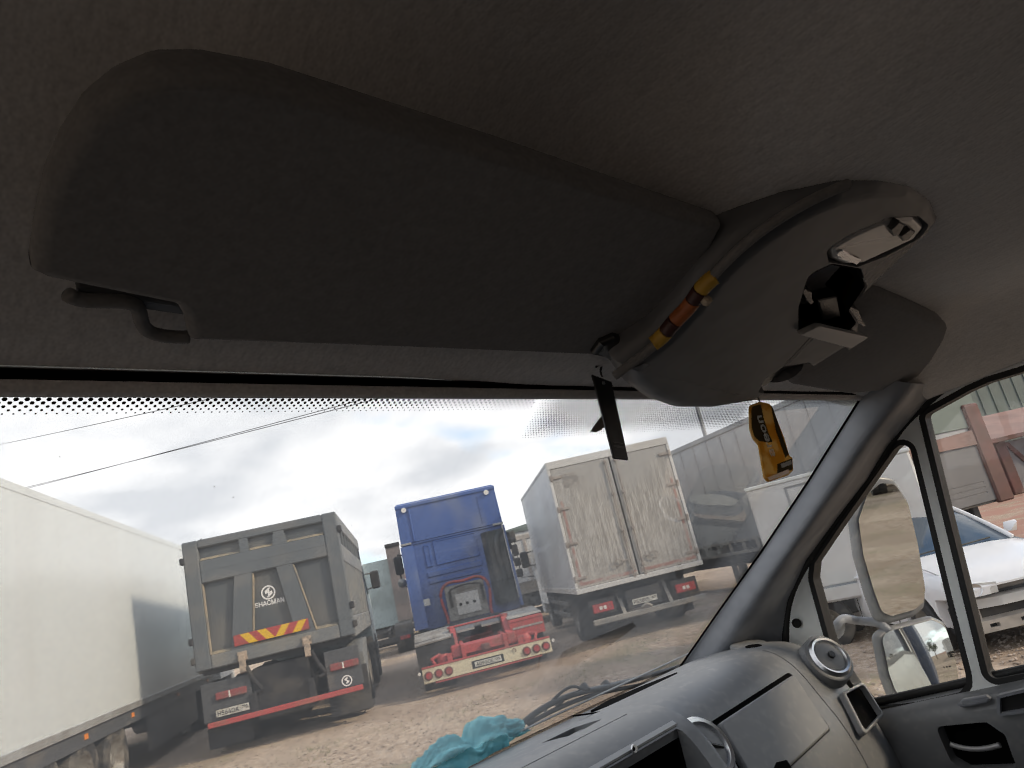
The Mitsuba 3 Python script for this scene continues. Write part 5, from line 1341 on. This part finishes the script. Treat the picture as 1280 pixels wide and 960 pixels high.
t.put('dark_print', pillow(np.array([(0.3352,0.3506,1.9637),(0.3373,0.3506,1.9580),(0.3374,0.3506,1.9412),(0.3383,0.3506,1.9171),(0.3384,0.3506,1.9061),(0.3281,0.3506,1.9030),(0.3280,0.3506,1.9139),(0.3265,0.3506,1.9340)]) , .0004, .0002, FNm, n=90), 'packet_brown', 40)
t.put('dark_print', pillow(np.array([(0.3045,0.3506,1.8973),(0.3431,0.3506,1.9013),(0.3360,0.3506,1.8890),(0.2974,0.3506,1.8873)]) , .0004, .0002, FNm, n=60), 'packet_brown', 40)
t.put('pale_print', pillow(np.array([(0.3110,0.3502,1.8968),(0.3389,0.3502,1.8996),(0.3376,0.3502,1.8951),(0.3117,0.3502,1.8923)]) , .0004, .0002, FNm, n=40), 'packet_white', 40)
t.put('orange_edge', pillow(np.array([(0.2712,0.3504,1.8849),(0.3266,0.3504,1.8905),(0.3247,0.3504,1.8853),(0.2742,0.3504,1.8813)]) , .0004, .0002, FNm, n=60), 'orange_print', 40)
# the word on the packet reads upwards
q0, q1 = np.array([(0.3036,0.3500,1.9060)][0]), np.array([(0.3008,0.3500,1.9517)][0])
m = meshkit.text_mesh('areon', 1.0, .02, True)
V = np.array(m.vertices)
V[:, 0] = (V[:, 0] - V[:, 0].min()) / (V[:, 0].max() - V[:, 0].min())
ex = q1 - q0
ny = np.cross(FNm, ex / np.linalg.norm(ex))
V3 = q0 + V[:, :1] * ex + ny * (V[:, 1:2] * .0135) + FNm * (V[:, 2:3] * .02)
mm = trimesh.Trimesh(V3, m.faces, process=False)
t.put('word_print', mm, 'packet_white')
t.put('cord', tube([ro[2] + (0, 0, -.001), np.array(ro[2]) + (-.004, .0, .012)], .0009, 6), 'tag_black', True)

# wrapped sticker roll on the console piping
pp = spline([(-0.0394,0.2480,1.9733),(-0.0378,0.2403,1.9761),(-0.0405,0.2266,1.9809),(-0.0414,0.2146,1.9851),(-0.0464,0.2002,1.9902),(-0.0456,0.1895,1.9940)], 61)
t = Thing('candy_stick', 'thin wrapped stick in yellow, brown and orange tucked along the console edge', 'stick')
for i0, i1, m_ in ((0, 12, 'wrap_yellow'), (12, 22, 'wrap_brown'), (22, 40, 'wrap_orange'), (40, 49, 'wrap_brown'), (49, 61, 'wrap_yellow')):
    t.put('wrapper_band', tube(pp[i0:min(i1 + 1, 61)], .0052, 12), m_, True)
t.put('pale_fleck', tube(pp[44:49] + np.array([.002, -.003, -.006]), .0032, 8), 'print_cream', True)

# crumpled towel on the dashboard
c0 = (np.array([(0.1725,0.8858,1.6300)][0]) + np.array([(0.3402,0.8965,1.6300)][0])) / 2
e0, e1 = np.array([(0.1362,0.8656,1.6300)][0]), np.array([(0.3471,0.8858,1.6300)][0])
ax_ = e1 - e0
ln_ = np.linalg.norm(ax_)
ax_ /= ln_
sd = np.cross([0, 0, 1.], ax_)
nu, nv = 110, 70
G = []
for i in range(nu):
    s_ = i / (nu - 1)
    row = []
    for j in range(nv):
        a = PI * j / (nv - 1)
        w_ = .040 * math.sin(PI * min(1, max(.03, s_ * .96 + .02))) ** .45 * (1 - .25 * s_)
        hh = (.050 - .026 * s_) * math.sin(PI * min(1, max(.02, s_ * .97 + .015))) ** .4
        hh *= (1 - .50 * math.exp(-((s_ - .42) / .07) ** 2)) * (1 + .18 * math.exp(-((s_ - .7) / .12) ** 2))
        p = e0 + ax_ * ln_ * s_ + sd * (-math.cos(a) * w_) + np.array([0, 0, math.sin(a) ** .8 * hh - .004])
        f = 1 - abs(2 * float(meshkit.fbm(np.array([s_ * 3.2 + a * .9, a * 1.3 - s_ * 1.6, 3.3]), 2, 5)) - 1)
        f2 = float(meshkit.fbm(np.array([s_ * 9, a * 3, 1.0]), 2, 8)) - .5
        d_ = np.array([0, 0, 1.]) * math.sin(a) + sd * -math.cos(a)
        row.append(p + d_ * ((f - .72) * .026 + f2 * .010 + (abs(float(meshkit.noise(np.array([s_ * 17 + a * 2.2, a * 5 - s_ * 6, 7.0]), 4)) - .5) - .25) * .010))
    G.append(row)
t = Thing('towel', 'crumpled turquoise towel lying on the dashboard against the windscreen', 'towel')
t.solo(loft(G, closed=False), 'towel', True)

# ---------------------------------------------------------------- loose stones and dry grass on the yard
ico = trimesh.creation.icosahedron()
iv, if_ = np.array(ico.vertices), np.array(ico.faces)


def scatter(n, fn, smin, smax, seed):
    r = np.random.default_rng(seed)
    xy = np.array([fn(r) for _ in range(n)])
    z = gz(xy[:, 0], xy[:, 1])
    sc = smin * (smax / smin) ** (r.random(n) ** 2.2)
    V = iv[None] * (sc[:, None, None] * r.uniform(.6, 1.25, (n, len(iv), 1))) * r.uniform(.6, 1.3, (n, 1, 3)) * (1, 1, .65)
    V = V + np.c_[xy, z + sc * .15][:, None]
    F = if_[None] + (np.arange(n) * len(iv))[:, None, None]
    return V.reshape(-1, 3), F.reshape(-1, 3)


def r1(r):
    return r.uniform(2.5, 11), r.uniform(1.0, 7.5)


def r2(r):
    d = r.uniform(8, 17)
    a = math.radians(r.uniform(18, 62))
    return EYE[0] + d * math.sin(a), EYE[1] + d * math.cos(a)


va, fa = scatter(16000, r1, .006, .030, 3)
vb, fb = scatter(12000, r2, .005, .024, 4)
struct('gravel', (np.vstack([va, vb]), np.vstack([fa, fb + len(va)])), 'stone', kind='stuff', label='loose pale stones scattered over the yard', category='stones')
r = np.random.default_rng(12)
C_, F_ = [], []
cl = [r2(r) for _ in range(60)] + [(r.uniform(8.5, 13), r.uniform(6.2, 9)) for _ in range(60)]
for cx, cy in cl:
    for _ in range(r.integers(12, 40)):
        x, y = cx + r.normal(0, .22), cy + r.normal(0, .22)
        z = float(gz(np.array(x), np.array(y)))
        a, hh = r.uniform(0, 6.28), r.uniform(.02, .07)
        b = len(C_)
        C_ += [(x, y, z), (x + .012 * math.cos(a), y + .012 * math.sin(a), z), (x + r.normal(0, .02), y + r.normal(0, .02), z + hh)]
        F_.append((b, b + 1, b + 2))
struct('dry_grass', (np.array(C_), np.array(F_)), 'grass', kind='stuff', label='sparse low grass growing in the gravel of the yard', category='grass')
